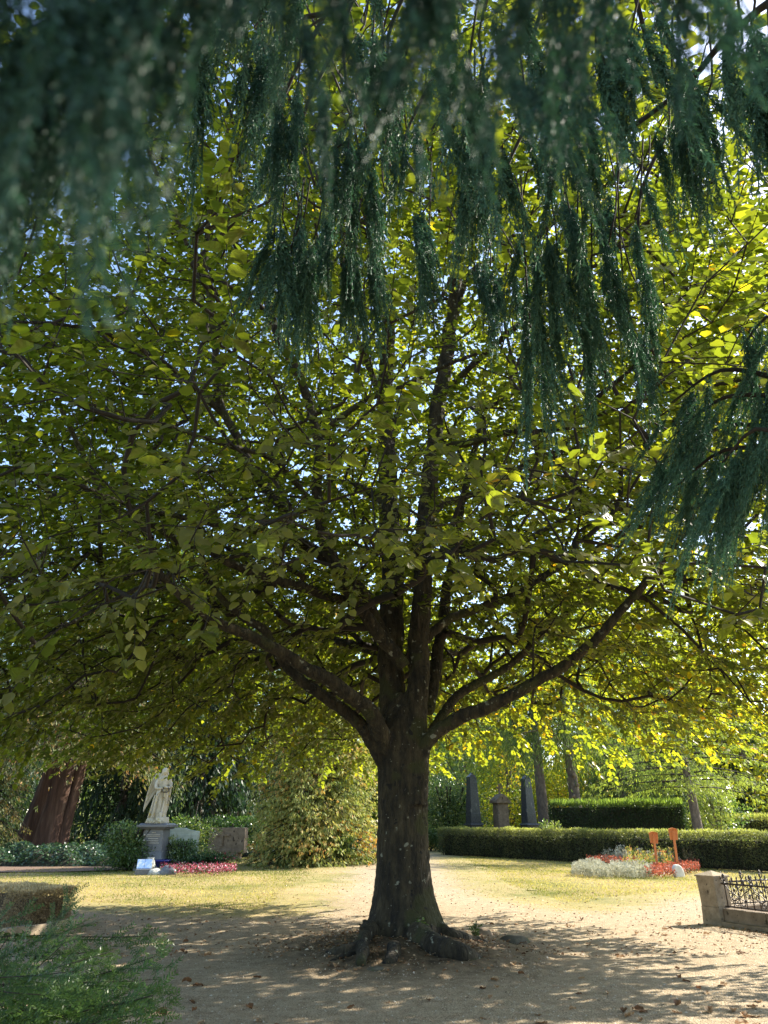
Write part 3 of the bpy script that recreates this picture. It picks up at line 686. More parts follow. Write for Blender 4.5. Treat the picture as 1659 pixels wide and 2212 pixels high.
# ---- crown: grow twigs from the limbs to targets spread through the crown
HC = np.array([TR[0], TR[1], 3.0])
nodes = [q[::2] for q in LIMBS]
nd = []; par = []; fixed = []; ndir = []
for q in LIMBS:
    q2 = q[6::3]
    nd.extend(q2[:, :3].tolist()); fixed.extend(q2[:, 3].tolist()); ndir.extend(norm(np.gradient(q2[:, :3], axis=0)).tolist())
nd = np.array(nd); nfix = len(nd); par = [-1] * nfix; noderad = list(fixed)
NT = 16000
cand = []
Rz = lambda z: np.interp(z, [1.8, 3, 5, 8, 11, 13.5, 15.5, 16.8], [7.4, 8.1, 8.5, 8.2, 7.0, 5.0, 2.6, 0.3])
while len(cand) < NT:
    m_ = 20000
    x = TR[0] + rng.uniform(-9, 9, m_); y = TR[1] + rng.uniform(-9, 9, m_); z = rng.uniform(1.8, 16.8, m_)
    r = np.hypot(x - TR[0], y - TR[1]); RR = Rz(z)
    az = np.arctan2(y - TR[1], x - TR[0])
    edge = RR * (1 - .17 * np.clip(np.cos(az), 0, 1) * (z < 9) - .10 * np.clip(np.sin(az), 0, 1)) * (1 + .08 * np.sin(az * 3 + 1) + .06 * np.sin(az * 7 + z))
    ok = r < edge
    # underside of the crown: high by the trunk, drooping at the rim
    zb = 4.4 - 1.75 * np.clip(r / 6.5, 0, 1) ** 1.3
    zb += .22 * np.sin(x * 1.7 + 1) * np.cos(y * 1.3)
    u = x / np.maximum(y * CP + (z - EYE) * SP, .3) * 1500 + 829.5
    near = y < 9.6
    # the near side of the crown has been lifted; you look under it at the fork
    el = np.interp(u, [-300, 100, 300, 560, 860, 1150, 1400, 1700, 2000], [12.5, 15.5, 18, 20, 21.5, 21, 19.5, 16, 12])
    zb = np.where(near, np.maximum(zb, EYE + np.hypot(x, y) * np.tan(np.radians(el)) - .3), zb)
    ok &= z > zb
    # denser towards the shell
    f = r / edge; top = z / 16.8
    w_ = np.clip(.16 + .9 * np.maximum(f, np.clip((z - 8) / 8, 0, 1)) ** 2.2, 0, 1)
    w_ = np.where(z < zb + 1.6, np.maximum(w_, .8), w_)
    w_ = np.where((y < 8.3) & (z < 13), w_ * .30, w_)
    # clumps and gaps
    g = np.sin(x * 1.9 + 2 * np.sin(z * 1.1)) * np.sin(y * 1.7 + 1.3) * np.sin(z * 1.6 + x * .6)
    w_ = w_ * np.clip(.85 + .55 * g, .15, 1)
    ok &= rng.uniform(size=m_) < w_
    ok &= np.sqrt(x * x + y * y + (z - EYE) ** 2) > 4.2
    cand.extend(np.stack([x, y, z], 1)[ok].tolist())
cand = np.array(cand[:NT])
cand = cand[np.argsort(np.linalg.norm(cand - HC, axis=1))]
cap = NT * 12 + nfix
ND = np.zeros((cap, 3), np.float32); ND[:nfix] = nd; cntn = nfix
DR = np.zeros((cap, 3)); DR[:nfix] = ndir
NRC = np.zeros(cap, np.float32); NRC[:nfix] = np.linalg.norm(nd - HC, axis=1)
tips = []
for t in cand:
    d = np.linalg.norm(ND[:cntn] - t.astype(np.float32), axis=1); rt = np.linalg.norm(t - HC)
    vt = (t - ND[:cntn]) / np.maximum(d, .05)[:, None]
    c = d * (1.18 - .38 * (vt * DR[:cntn]).sum(1)) + .6 * np.maximum(0, NRC[:cntn] - rt + .1)
    j = int(np.argmin(c)); s_ = ND[j].astype(float); L = np.linalg.norm(t - s_)
    k_ = max(1, int(L / .32))
    ctrl = .5 * ((s_ + t) / 2 + np.array([0, 0, .10 * L])) + .5 * (s_ + DR[j] * L * .5) + rng.normal(0, .04 * L, 3)
    p_ = j
    for q in range(1, k_ + 1):
        a_ = q / k_; pt = (1 - a_) ** 2 * s_ + 2 * a_ * (1 - a_) * ctrl + a_ * a_ * t
        if q < k_: pt = pt + rng.normal(0, .015, 3)
        DR[cntn] = norm((pt - ND[p_])[None])[0]; ND[cntn] = pt; NRC[cntn] = np.linalg.norm(pt - HC); par.append(p_); p_ = cntn; cntn += 1
    tips.append(p_)
par = np.array(par); ND = ND[:cntn].astype(float)
load = np.zeros(cntn); load[tips] = 1
for i in range(cntn - 1, nfix - 1, -1): load[par[i]] += load[i]
rad = .0036 * np.maximum(load, 1) ** .38
ch = np.arange(nfix, cntn); pr = par[ch]
ra = np.where(pr < nfix, rad[ch] * 1.25, rad[pr]); ra = np.minimum(ra, rad[ch] * 1.6)
big = rad[ch] > .011
V1, F1 = prisms((ND[pr] - T0)[big], (ND[ch] - T0)[big], ra[big], rad[ch][big], 6)
V2, F2 = prisms((ND[pr] - T0)[~big], (ND[ch] - T0)[~big], ra[~big], rad[ch][~big], 3)
# sprays
tips = np.array(tips); tp = ND[tips]; n = len(tips)
base_dir = norm(tp - ND[par[tips]])
out_dir = norm((tp - HC) * np.array([1, 1, .25]))
SD = norm(base_dir * .8 + out_dir * .8 + rng.normal(0, .45, (n, 3)) + np.array([0, 0, -.30]))
SL = rng.uniform(.42, .75, n)
nl = 19
mid = tp + SD * SL[:, None] * .5 + np.array([0, 0, -.02]); end = tp + SD * SL[:, None] + np.array([0, 0, -.10]) * SL[:, None]
V3, F3 = prisms(np.concatenate([tp, mid]) - T0, np.concatenate([mid, end]) - T0, np.full(2 * n, .0035), np.concatenate([np.full(n, .0028), np.full(n, .0015)]), 3)
V, F = join([(V1, F1), (V2, F2), (V3, F3)])
tag(mesh_np('branches', V, F, M['twig'], tree, smooth=False), kind='stuff')
# leaves along the sprays
def on_spray(t):
    t = t[..., None]
    return (1 - t) ** 2 * tp[:, None] + 2 * t * (1 - t) * (2 * mid - .5 * tp - .5 * end)[:, None] + t * t * end[:, None]
t = np.tile((np.arange(nl) + .5) / nl, (n, 1)) + rng.normal(0, .015, (n, nl)); t = np.clip(t, 0, 1)
C = on_spray(t)
nb = nl
Sd = norm(np.cross(SD, np.array([0, 0, 1.])))[:, None, :] * np.where(np.arange(nl) % 2 == 0, 1, -1)[None, :, None]
droop = rng.uniform(.15, .75, n)[:, None, None]
A = norm(Sd * .9 + SD[:, None] * .75 + np.array([0, 0, -1.]) * droop + rng.normal(0, .28, (n, nl, 3)))
C = C + Sd * .02 + rng.normal(0, .012, (n, nl, 3))
C = C.reshape(-1, 3); A = A.reshape(-1, 3)
keep = rng.uniform(size=len(C)) < .90
sprid = np.repeat(np.arange(n), nl)[keep]
C, A = C[keep], A[keep]; nlf = len(C)
hint = norm(np.array([0, 0, 1.]) + .35 * norm((C - HC) * [1, 1, 0]) + rng.normal(0, .30, (nlf, 3)))
S = frame(A, hint)
L = rng.normal(.094, .024, nlf).clip(.04, .14); W = L * rng.uniform(.66, .84, nlf)
# autumn: yellowing at the right and far rim and low tips
sx = (C[:, 0] - TR[0]) / 8
tint = .28 + .15 * np.clip(sx, -1, 1) + .08 * np.clip((C[:, 1] - TR[1]) / 7, -1, 1) + rng.normal(0, .12, nlf) + rng.normal(0, .10, n)[sprid]
low = (C[:, 2] < 4.2) & (C[:, 0] > .5)
tint += low * rng.choice([0, .10, .36], nlf, p=[.50, .36, .14])
tint += (rng.uniform(size=nlf) < .012) * .5
tint = np.clip(tint, 0, 1)
dist = np.linalg.norm(C - np.array([0, 0, EYE]), axis=1)
dv = (C - np.array([0, 0, EYE])); dz = dv[:, 1] * CP + dv[:, 2] * SP
uu = dv[:, 0] / np.maximum(dz, .1) * 1500 + 829.5; vv = 1106 - (dv[:, 2] * CP - dv[:, 1] * SP) / np.maximum(dz, .1) * 1500
inview = (dz > .3) & (uu > 0) & (uu < 1659) & (vv > 0) & (vv < 2212)
order = np.argsort(np.where(inview, dist / L, 1e9))[:290]
isnear = np.zeros(nlf, bool); isnear[order] = True
V, F = leaves6(C[~isnear] - T0, A[~isnear], S[~isnear], L[~isnear], W[~isnear])
tag(mesh_np('foliage', V, F, M['leaf'], tree, tint=np.repeat(tint[~isnear], 2)), kind='stuff')
def big_leaf(seed):
    r = np.random.default_rng(seed); bm = bmesh.new(); n_ = 9; rows = []
    for i in range(n_):
        a_ = i / (n_ - 1); w_ = .5 * min(1, (math.sin(math.pi * min(1, a_ * .94 + .06)) ** .8) * (1.22 - .42 * a_)); row = []
        for j in (-1, -.5, 0, .5, 1):
            rib = .018 * (1 if i % 2 else -1) * (abs(j) * (1 - abs(j)) * 4)
            ser = 1 + (.05 if i % 2 else -.03) * abs(j)
            row.append(bm.verts.new((a_ - abs(j) * .05 * (a_ < .9), j * w_ * ser * .78, .12 * abs(j) * w_ * 2 + rib - .10 * a_ * a_ + r.normal(0, .004))))
        rows.append(row)
    for a_, b_ in zip(rows, rows[1:]):
        for j in range(4): bm.faces.new((a_[j], b_[j], b_[j + 1], a_[j + 1]))
    me = bpy.data.meshes.new('leaf'); bm.to_mesh(me); bm.free()
    at = me.attributes.new('tint', 'FLOAT', 'FACE')
    at.data.foreach_set('value', np.full(len(me.polygons), r.uniform(.05, .34), np.float32))
    me.materials.append(M['leaf'])
    return me
BL = [big_leaf(i) for i in range(8)]
for k_ in order:
    o = bpy.data.objects.new('leaf', BL[int(k_) % 8]); link(o, tree)
    Nn = np.cross(A[k_], S[k_])
    m4 = Matrix(((A[k_][0], S[k_][0], Nn[0], 0), (A[k_][1], S[k_][1], Nn[1], 0), (A[k_][2], S[k_][2], Nn[2], 0), (0, 0, 0, 1)))
    o.matrix_basis = Matrix.Translation(Vector(C[k_] - T0)) @ m4 @ Matrix.Scale(float(L[k_]) * 1.05, 4)

# ================================================================ BACKGROUND PLANTS
def tb(k, spread=.2, lo=0, hi=1, mean=.45):
    return np.clip(rng.normal(mean, spread, k), lo, hi)
def trunk_part(parent, base, top, r0, r1, m, name='trunk', sides=14, ribs=0.0, flare=.5):
    b = np.array(base, float); t = np.array(top, float); n = 22
    pts = []; rr = []
    for i in range(n):
        a = i / (n - 1); p = b + (t - b) * a
        p[:2] += .10 * np.array([mnoise.noise(Vector((p[2] * .35, b[0], 1))), mnoise.noise(Vector((p[2] * .35, b[1], 7)))])
        pts.append(p); rr.append((r0 + (r1 - r0) * a) * (1 + flare * math.exp(-(p[2] - b[2]) / .35)))
    sides = sides * 2 if ribs else sides
    V, F = tube(pts, rr, sides)
    if ribs:
        k = np.arange(len(V)) % sides; ang = k * 2 * np.pi / sides; ax = np.repeat(np.array(pts), sides, 0)
        V = ax + (V - ax) * (1 + ribs * (np.sin(ang * 7 + V[:, 2] * .3) * .6 + .5 * np.sin(ang * 3 + 1)))[:, None]
    return mesh_np(name, V, F, m, parent, smooth=True)
def blob_leaves(centers, radii, n, L, asp=.6, up=.3, fill=.35, droop=0.0):
    """leaf quads on and in a set of ellipsoid clumps"""
    centers = np.asarray(centers, float); radii = np.asarray(radii, float)
    if radii.ndim == 1: radii = np.repeat(radii[:, None], 3, 1)
    wt = (radii.prod(1)) ** (2 / 3); wt = wt / wt.sum()
    id_ = rng.choice(len(centers), n, p=wt)
    d = rand_dir(n); rad_ = rng.uniform(0, 1, n) ** fill
    C = centers[id_] + d * radii[id_] * rad_[:, None] * (1 + rng.normal(0, .08, n))[:, None]
    A = norm(d * .8 + rng.normal(0, .6, (n, 3)) + np.array([0, 0, -droop])); S = frame(A, norm(d * .4 + np.array([0, 0, up]) + rng.normal(0, .45, (n, 3))))
    l = L * rng.uniform(.6, 1.4, n)
    return C, A, S, l, l * asp * rng.uniform(.7, 1.2, n), id_
def bush(name, label, cat, base, size, n, L, m, mean=.5, clumps=14, stems=6, group=None, stemmat='twig', asp=.6, var=.15, low=.0):
    e = empty(name, base, 0, label, cat, group)
    w_, d_, h_ = size
    c = []; r = []
    for i in range(clumps):
        a = rng.uniform(0, 6.28); q = rng.uniform(0, .62) ** .7; z = rng.uniform(low + .22, .78) 
        c.append((w_ / 2 * q * math.cos(a), d_ / 2 * q * math.sin(a), h_ * z)); s = rng.uniform(.24, .40)
        r.append((w_ * s * .8, d_ * s * .8, h_ * s * .62))
    C, A, S, l, w2, id_ = blob_leaves(c, r, n, L, asp)
    k = C[:, 2] > 0.02; C, A, S, l, w2, id_ = C[k], A[k], S[k], l[k], w2[k], id_[k]
    ct = rng.normal(0, var, clumps)
    V, F = quads(C, A, S, l, w2, .1)
    tag(mesh_np('foliage', V, F, M[m], e, tint=np.clip(mean + ct[id_] + rng.normal(0, .15, len(C)), 0, 1)), kind='stuff')
    sp = []
    for i in range(stems):
        a = rng.uniform(0, 6.28); q = rng.uniform(.2, .45)
        sp.append(tube(smooth_path([(rng.normal(0, .05), rng.normal(0, .05), -.05), (w_ * q * .3 * math.cos(a), d_ * q * .3 * math.sin(a), h_ * .35), (w_ * q * math.cos(a), d_ * q * math.sin(a), h_ * .75)], .2), .012 + .008 * h_, 5))
    V, F = join(sp); mesh_np('stems', V, F, M[stemmat], e, smooth=True)
    return e
def conifer(name, label, base, h, r, z0, m, bark, tr=.3, nb=90, strands=26, sl=.55, L=.16, mean=.45, var=.12, group=None, drop=.35, asp=.35, lean=(0, 0), cat='tree', ribs=0, trunks=None, hang=1.0, shape=.8, density=1.0, puffy=False):
    """conical tree: trunk(s), sloping branches, hanging foliage"""
    e = empty(name, base, 0, label, cat, group)
    for (ox, oy, k_, lx) in (trunks or [(0, 0, 1, 0)]):
        trunk_part(e, (ox, oy, -.05), (ox * .4 + lean[0] + lx, oy * .4 + lean[1], h * .92), tr * k_, .03, M[bark], ribs=ribs)
    A_, B_, ra_, rb_ = [], [], [], []
    C, A = [], []; T_ = []
    for b in range(nb):
        t = (b + rng.uniform(0, 1)) / nb
        z = z0 + (h - z0) * t ** 1.15; a = b * 2.399 + rng.normal(0, .3)
        ln = r * (1 - ((z - z0) / (h - z0)) ** 1.3) ** shape * rng.uniform(.75, 1.1) + .25
        n_ = 6; prev = None; tnt = rng.normal(0, var)
        for i in range(n_ + 1):
            s = i / n_
            p = np.array([math.cos(a) * ln * s, math.sin(a) * ln * s, z + .10 * ln * s - drop * ln * s * s]) + np.array([lean[0] * z / h, lean[1] * z / h, 0])
            if prev is not None:
                A_.append(prev); B_.append(p); ra_.append(.03 * (1 - s) + .012); rb_.append(.03 * (1 - s) + .008)
            prev = p
        ns = max(3, int(strands * (ln / r) * density))
        ss = rng.uniform(.12, 1.03, ns); side = rng.normal(0, .13 if not puffy else .24, ns) * ln * (1.1 - ss * .5)
        px = math.cos(a) * ln * ss - math.sin(a) * side; py_ = math.sin(a) * ln * ss + math.cos(a) * side
        pz = z + .10 * ln * ss - drop * ln * ss * ss - np.abs(side) * .25
        if puffy: pz = pz + rng.normal(0, .28, ns)
        k_ = 5; hl = sl * rng.uniform(.4, 1.2, ns) * hang
        for q in range(k_):
            f = (q + .5) / k_
            C.append(np.stack([px + lean[0] * z / h + rng.normal(0, .05, ns), py_ + lean[1] * z / h + rng.normal(0, .05, ns), pz - hl * f], 1))
            A.append(np.stack([math.cos(a) * .35 + rng.normal(0, .35, ns), math.sin(a) * .35 + rng.normal(0, .35, ns), -np.full(ns, .35 + .65 * hang)], 1))
            T_.append(np.full(ns, tnt) + rng.normal(0, .12, ns))
    C = np.concatenate(C); A = norm(np.concatenate(A)); T_ = np.clip(mean + np.concatenate(T_), 0, 1)
    k = C[:, 2] > .02; C, A, T_ = C[k], A[k], T_[k]
    S = norm(np.cross(A, rand_dir(len(A)))); l = L * rng.uniform(.7, 1.5, len(A))
    V, F = quads(C, A, S, l, l * asp)
    tag(mesh_np('foliage', V, F, M[m], e, tint=T_), kind='stuff')
    V, F = prisms(A_, B_, ra_, rb_, 4); tag(mesh_np('branches', V, F, M['twig'], e), kind='stuff')
    return e
def leafy(name, label, base, h, r, z0, m, n, L, tr=.25, mean=.45, group=None, bark='greybark', clumps=34, var=.14, cat='tree', asp=.65, limbs=9):
    e = empty(name, base, 0, label, cat, group)
    trunk_part(e, (0, 0, -.05), (rng.normal(0, .2), rng.normal(0, .2), h * .75), tr, tr * .25, M[bark])
    c, rr, lm = [], [], []
    for i in range(clumps):
        z = z0 + (h - z0) * (i + .5) / clumps; q = (z - z0) / (h - z0)
        R_ = r * math.sin(math.pi * (q * .86 + .12)) ** .6; a = i * 2.4 + rng.normal(0, .3); k = rng.uniform(.35, .8)
        s = rng.uniform(.26, .42) * r
        c.append((R_ * k * math.cos(a), R_ * k * math.sin(a), z)); rr.append((s, s, s * .75))
        if i % max(1, clumps // limbs) == 0:
            lm.append(tube(smooth_path([(0, 0, max(.4, z - 1.5 - R_ * .4)), (c[-1][0] * .5, c[-1][1] * .5, z - .5), c[-1]], .4), np.linspace(tr * .35, .03, len(smooth_path([(0, 0, max(.4, z - 1.5 - R_ * .4)), (c[-1][0] * .5, c[-1][1] * .5, z - .5), c[-1]], .4))), 6))
    C, A, S, l, w2, id_ = blob_leaves(c, rr, n, L, asp, fill=.4)
    k = C[:, 2] > 0.05; C, A, S, l, w2, id_ = C[k], A[k], S[k], l[k], w2[k], id_[k]
    ct = rng.normal(0, var, clumps)
    V, F = quads(C, A, S, l, w2, .1)
    tag(mesh_np('foliage', V, F, M[m], e, tint=np.clip(mean + ct[id_] + rng.normal(0, .13, len(C)), 0, 1)), kind='stuff')
    V, F = join(lm); mesh_np('branches', V, F, M[bark], e, smooth=True)
    return e

def at(u, Yd):
    """ground point at distance Yd under pixel column u"""
    return np.array([(u - 829.5) / 1500 * (Yd * CP - EYE * SP), Yd, 0.0])

# the brown and green cypress left of the path
b = at(678, 31.0)
e = conifer('cypress_tree', 'bushy brown and green cypress reaching down to the lawn left of the path', b, 11, 2.55, .2, 'cypress', 'redbark', tr=.30, nb=520, strands=46, sl=.30, L=.12, mean=.56, var=.24, drop=.30, asp=.42, shape=.42, hang=.35, puffy=True)
# trunk foot stems with ivy
st = []
for k in range(7):
    a = k * .9; st.append(tube(smooth_path([(.45 * math.cos(a), .4 * math.sin(a), -.05), (.36 * math.cos(a), .3 * math.sin(a), .5), (.25 * math.cos(a), .2 * math.sin(a), 3.2)], .3), .10, 8))
V, F = join(st); mesh_np('stem_cluster', V, F, M['redbark'], e, smooth=True)
bush('ivy_clump', 'glossy pale green ivy clump at the right foot of the brown cypress', 'ivy', b + [1.25, -.9, 0], (1.7, 1.3, 1.3), 3200, .10, 'bush', mean=.85, clumps=10, asp=.8)
bush('ivy_clump', 'dark ivy clump at the left foot of the brown cypress', 'ivy', b + [-.9, -.3, 0], (1.5, 1.2, .7), 1600, .10, 'bush', mean=.4, clumps=8, asp=.8)

# big thuja on the left
b = at(80, 36)
conifer('thuja_tree', 'old thuja with massive red brown fluted trunks and brown drooping foliage at the far left', b, 15, 5.6, 5.1, 'thuja', 'redbark', tr=.62, nb=260, strands=64, sl=.7, L=.14, mean=.5, var=.2, drop=.5, asp=.36, lean=(1.7, 0), ribs=.13, hang=.5, puffy=True,
        trunks=[(-.5, 0, 1, .2), (.25, -.2, .9, .1), (.65, .25, .75, .5)], shape=.6)
conifer('thuja_tree', 'smaller brown green thuja hanging low at the left edge, before the red trunks', at(-125, 33), 9, 3.0, 1.5, 'thuja', 'redbark', tr=.22, nb=170, strands=44, sl=.5, L=.12, mean=.42, var=.2, drop=.5, asp=.36, hang=.5)
# dark conifers behind the angel
for u, Yd, h, r, z0, lab in ((420, 41, 17, 3.6, 1.8, 'dark conifer with bare stems directly behind the stone angel'), (500, 44, 19, 3.8, 2.6, 'dark conifer with slim trunk behind the brown headstone'),
                             (250, 42, 15, 4.2, .6, 'dark green spreading conifer between the red trunks and the stone angel'), (585, 50, 18, 4.0, 2.4, 'dark conifer behind the left side of the brown cypress'),
                             (-40, 46, 18, 5.0, .8, 'dark conifer at the far left edge behind the thuja')):
    conifer('dark_conifer', lab, at(u, Yd), h, r, z0, 'dark', 'greybark', tr=.28, nb=130, strands=38, sl=.8, L=.26, mean=.4, var=.15, drop=.4, asp=.34,
            trunks=[(0, 0, 1, 0), (.7, .4, .7, .2), (-.6, .5, .6, 0)] if u in (420, 500) else None)
leafy('background_tree', 'sunlit green broadleaf shrub tree glimpsed between the dark conifers at left', at(330, 52), 7, 4.5, .3, 'bush', 5200, .24, mean=.9, clumps=30)
leafy('background_tree', 'yellow green broadleaf tree glimpsed behind the brown headstone', at(560, 62), 9, 5, .3, 'gold', 5200, .26, mean=.35, clumps=30)
leafy('background_tree', 'sunlit green broadleaf tree at the far left beyond the red trunks', at(150, 58), 10, 6, .3, 'bush', 5200, .28, mean=.85, clumps=30)

# glossy dark shrub right of the trunk
bush('rhododendron', 'tall dark glossy shrub just right of the big trunk, beyond the long hedge', 'shrub', at(972, 45.5), (4.6, 3.6, 4.6), 15000, .13, 'bush', mean=.48, clumps=40, stems=10, asp=.42, var=.2)
bush('low_shrub', 'low dark shrub beside the path right behind the big trunk', 'shrub', at(930, 44), (2.2, 1.6, 1.3), 3500, .12, 'bush', mean=.4, clumps=12, asp=.5)

# spruces on the right
conifer('weeping_spruce', 'weeping spruce with a tall straight grey trunk, left of the pair beside the right obelisk', at(1182, 44), 19, 4.6, 6.6, 'spruce', 'greybark', tr=.36, nb=120, strands=44, sl=1.5, L=.24, mean=.4, var=.15, drop=.5, asp=.16, lean=(-.25, 0), hang=1.2)
e = conifer('weeping_spruce', 'weeping spruce with round branch scars on its trunk, behind the tall hedge', at(1256, 43.5), 18, 4.4, 6.3, 'spruce', 'greybark', tr=.38, nb=120, strands=44, sl=1.5, L=.24, mean=.42, var=.15, drop=.5, asp=.16, lean=(-.35, 0), hang=1.2)
for dz, dx in ((4.0, .05), (3.5, .2), (2.9, -.1)):
    V, F = tube([(dx - .12, -.33, dz), (dx - .12, -.47, dz - .03)], [.11, .09], 12); mesh_np('branch_stub', V, F, M['stone'], e, smooth=False)
conifer('weeping_spruce', 'dark weeping spruce behind the tall clipped hedge', at(1360, 50), 17, 4.6, 1.0, 'spruce', 'greybark', tr=.3, nb=150, strands=44, sl=1.4, L=.26, mean=.25, var=.15, drop=.45, asp=.16, hang=1.2)
conifer('weeping_spruce', 'weeping spruce half hidden at the right behind the low hedge', at(1450, 54), 16, 4.8, 1.2, 'spruce', 'greybark', tr=.3, nb=150, strands=44, sl=1.3, L=.28, mean=.4, var=.15, drop=.4, asp=.18, hang=1.1)
e = conifer('larch_tree', 'feathery light green conifer with a pale bare trunk, standing behind the hedge at right', at(1521, 36), 13, 4.6, 3.0, 'spruce', 'greybark', tr=.25, nb=105, strands=50, sl=.5, L=.14, mean=.85, var=.1, drop=.22, asp=.3, lean=(-.45, 0), hang=.35)
conifer('dark_conifer', 'blue green conifer in the distance between the right obelisk and the spruce trunks', at(1110, 75), 16, 5, .5, 'dark', 'greybark', nb=120, strands=30, sl=.7, L=.42, mean=.6, drop=.3, asp=.35)
conifer('dark_conifer', 'dark conifer at the far right edge beyond the feathery tree', at(1620, 60), 13, 5, .4, 'dark', 'greybark', nb=130, strands=34, sl=.7, L=.34, mean=.5, drop=.3, asp=.35)
leafy('maple_tree', 'bright yellow green tree in the sun, seen between the two obelisks', at(1105, 60), 8.5, 4.2, .6, 'gold', 9000, .20, mean=.5, clumps=36)
leafy('maple_tree', 'tall yellowing broadleaf tree filling the gaps of the crown at upper right', at(1330, 66), 24, 9.5, 4, 'gold', 15000, .42, mean=.55, clumps=70, tr=.4)
leafy('maple_tree', 'tall green and gold tree beyond the weeping spruces at the right edge', at(1640, 58), 21, 9, 2.5, 'gold', 15000, .38, mean=.5, clumps=70, tr=.4)
leafy('maple_tree', 'tall leafy tree far behind the middle of the lawn, mostly hidden by the big tree', at(900, 92), 27, 12, 2, 'gold', 13000, .6, mean=.35, clumps=70, tr=.5)
leafy('background_tree', 'tall dark leafy tree behind the statue group, mostly hidden by the big tree', at(330, 74), 26, 13, 2, 'bush', 13000, .6, mean=.6, clumps=70, tr=.5)
leafy('background_tree', 'tall leafy tree beyond the left edge of the lawn', at(20, 66), 22, 10, 2, 'bush', 9000, .5, mean=.7, clumps=60, tr=.5)
leafy('background_tree', 'soft green tree behind the glossy shrub right of the trunk', at(1010, 70), 12, 6, .5, 'bush', 8000, .32, mean=.85, clumps=50, tr=.3)
leafy('yellow_shrub', 'small bright yellow shrub between the two spruce trunks', at(1220, 58), 5, 3.2, .2, 'gold', 4500, .18, mean=.65, clumps=24, cat='shrub')
leafy('pale_shrub', 'light green shrub at the right end of the tall clipped hedge', at(1562, 40), 3.4, 1.8, .1, 'bush', 5000, .13, mean=1.0, clumps=24, cat='shrub', tr=.08)
# far-off wood closing the view
n = 46000
az = rng.uniform(-1.05, 1.05, n); D_ = rng.uniform(96, 112, n); hh = 15 + 5 * np.sin(az * 19) + 3 * np.sin(az * 47 + 1)
C = np.column_stack([D_ * np.sin(az), D_ * np.cos(az), hh * rng.uniform(0, 1, n) ** .8]); A = rand_dir(n); S = norm(np.cross(A, rand_dir(n))); l = rng.uniform(.7, 1.7, n)
V, F = quads(C, A, S, l, l * .7)
tag(mesh_np('distant_woodland', V, F, M['bush'], tint=np.clip(.55 + .3 * np.sin(az * 23) + rng.normal(0, .15, n), 0, 1)), kind='stuff')

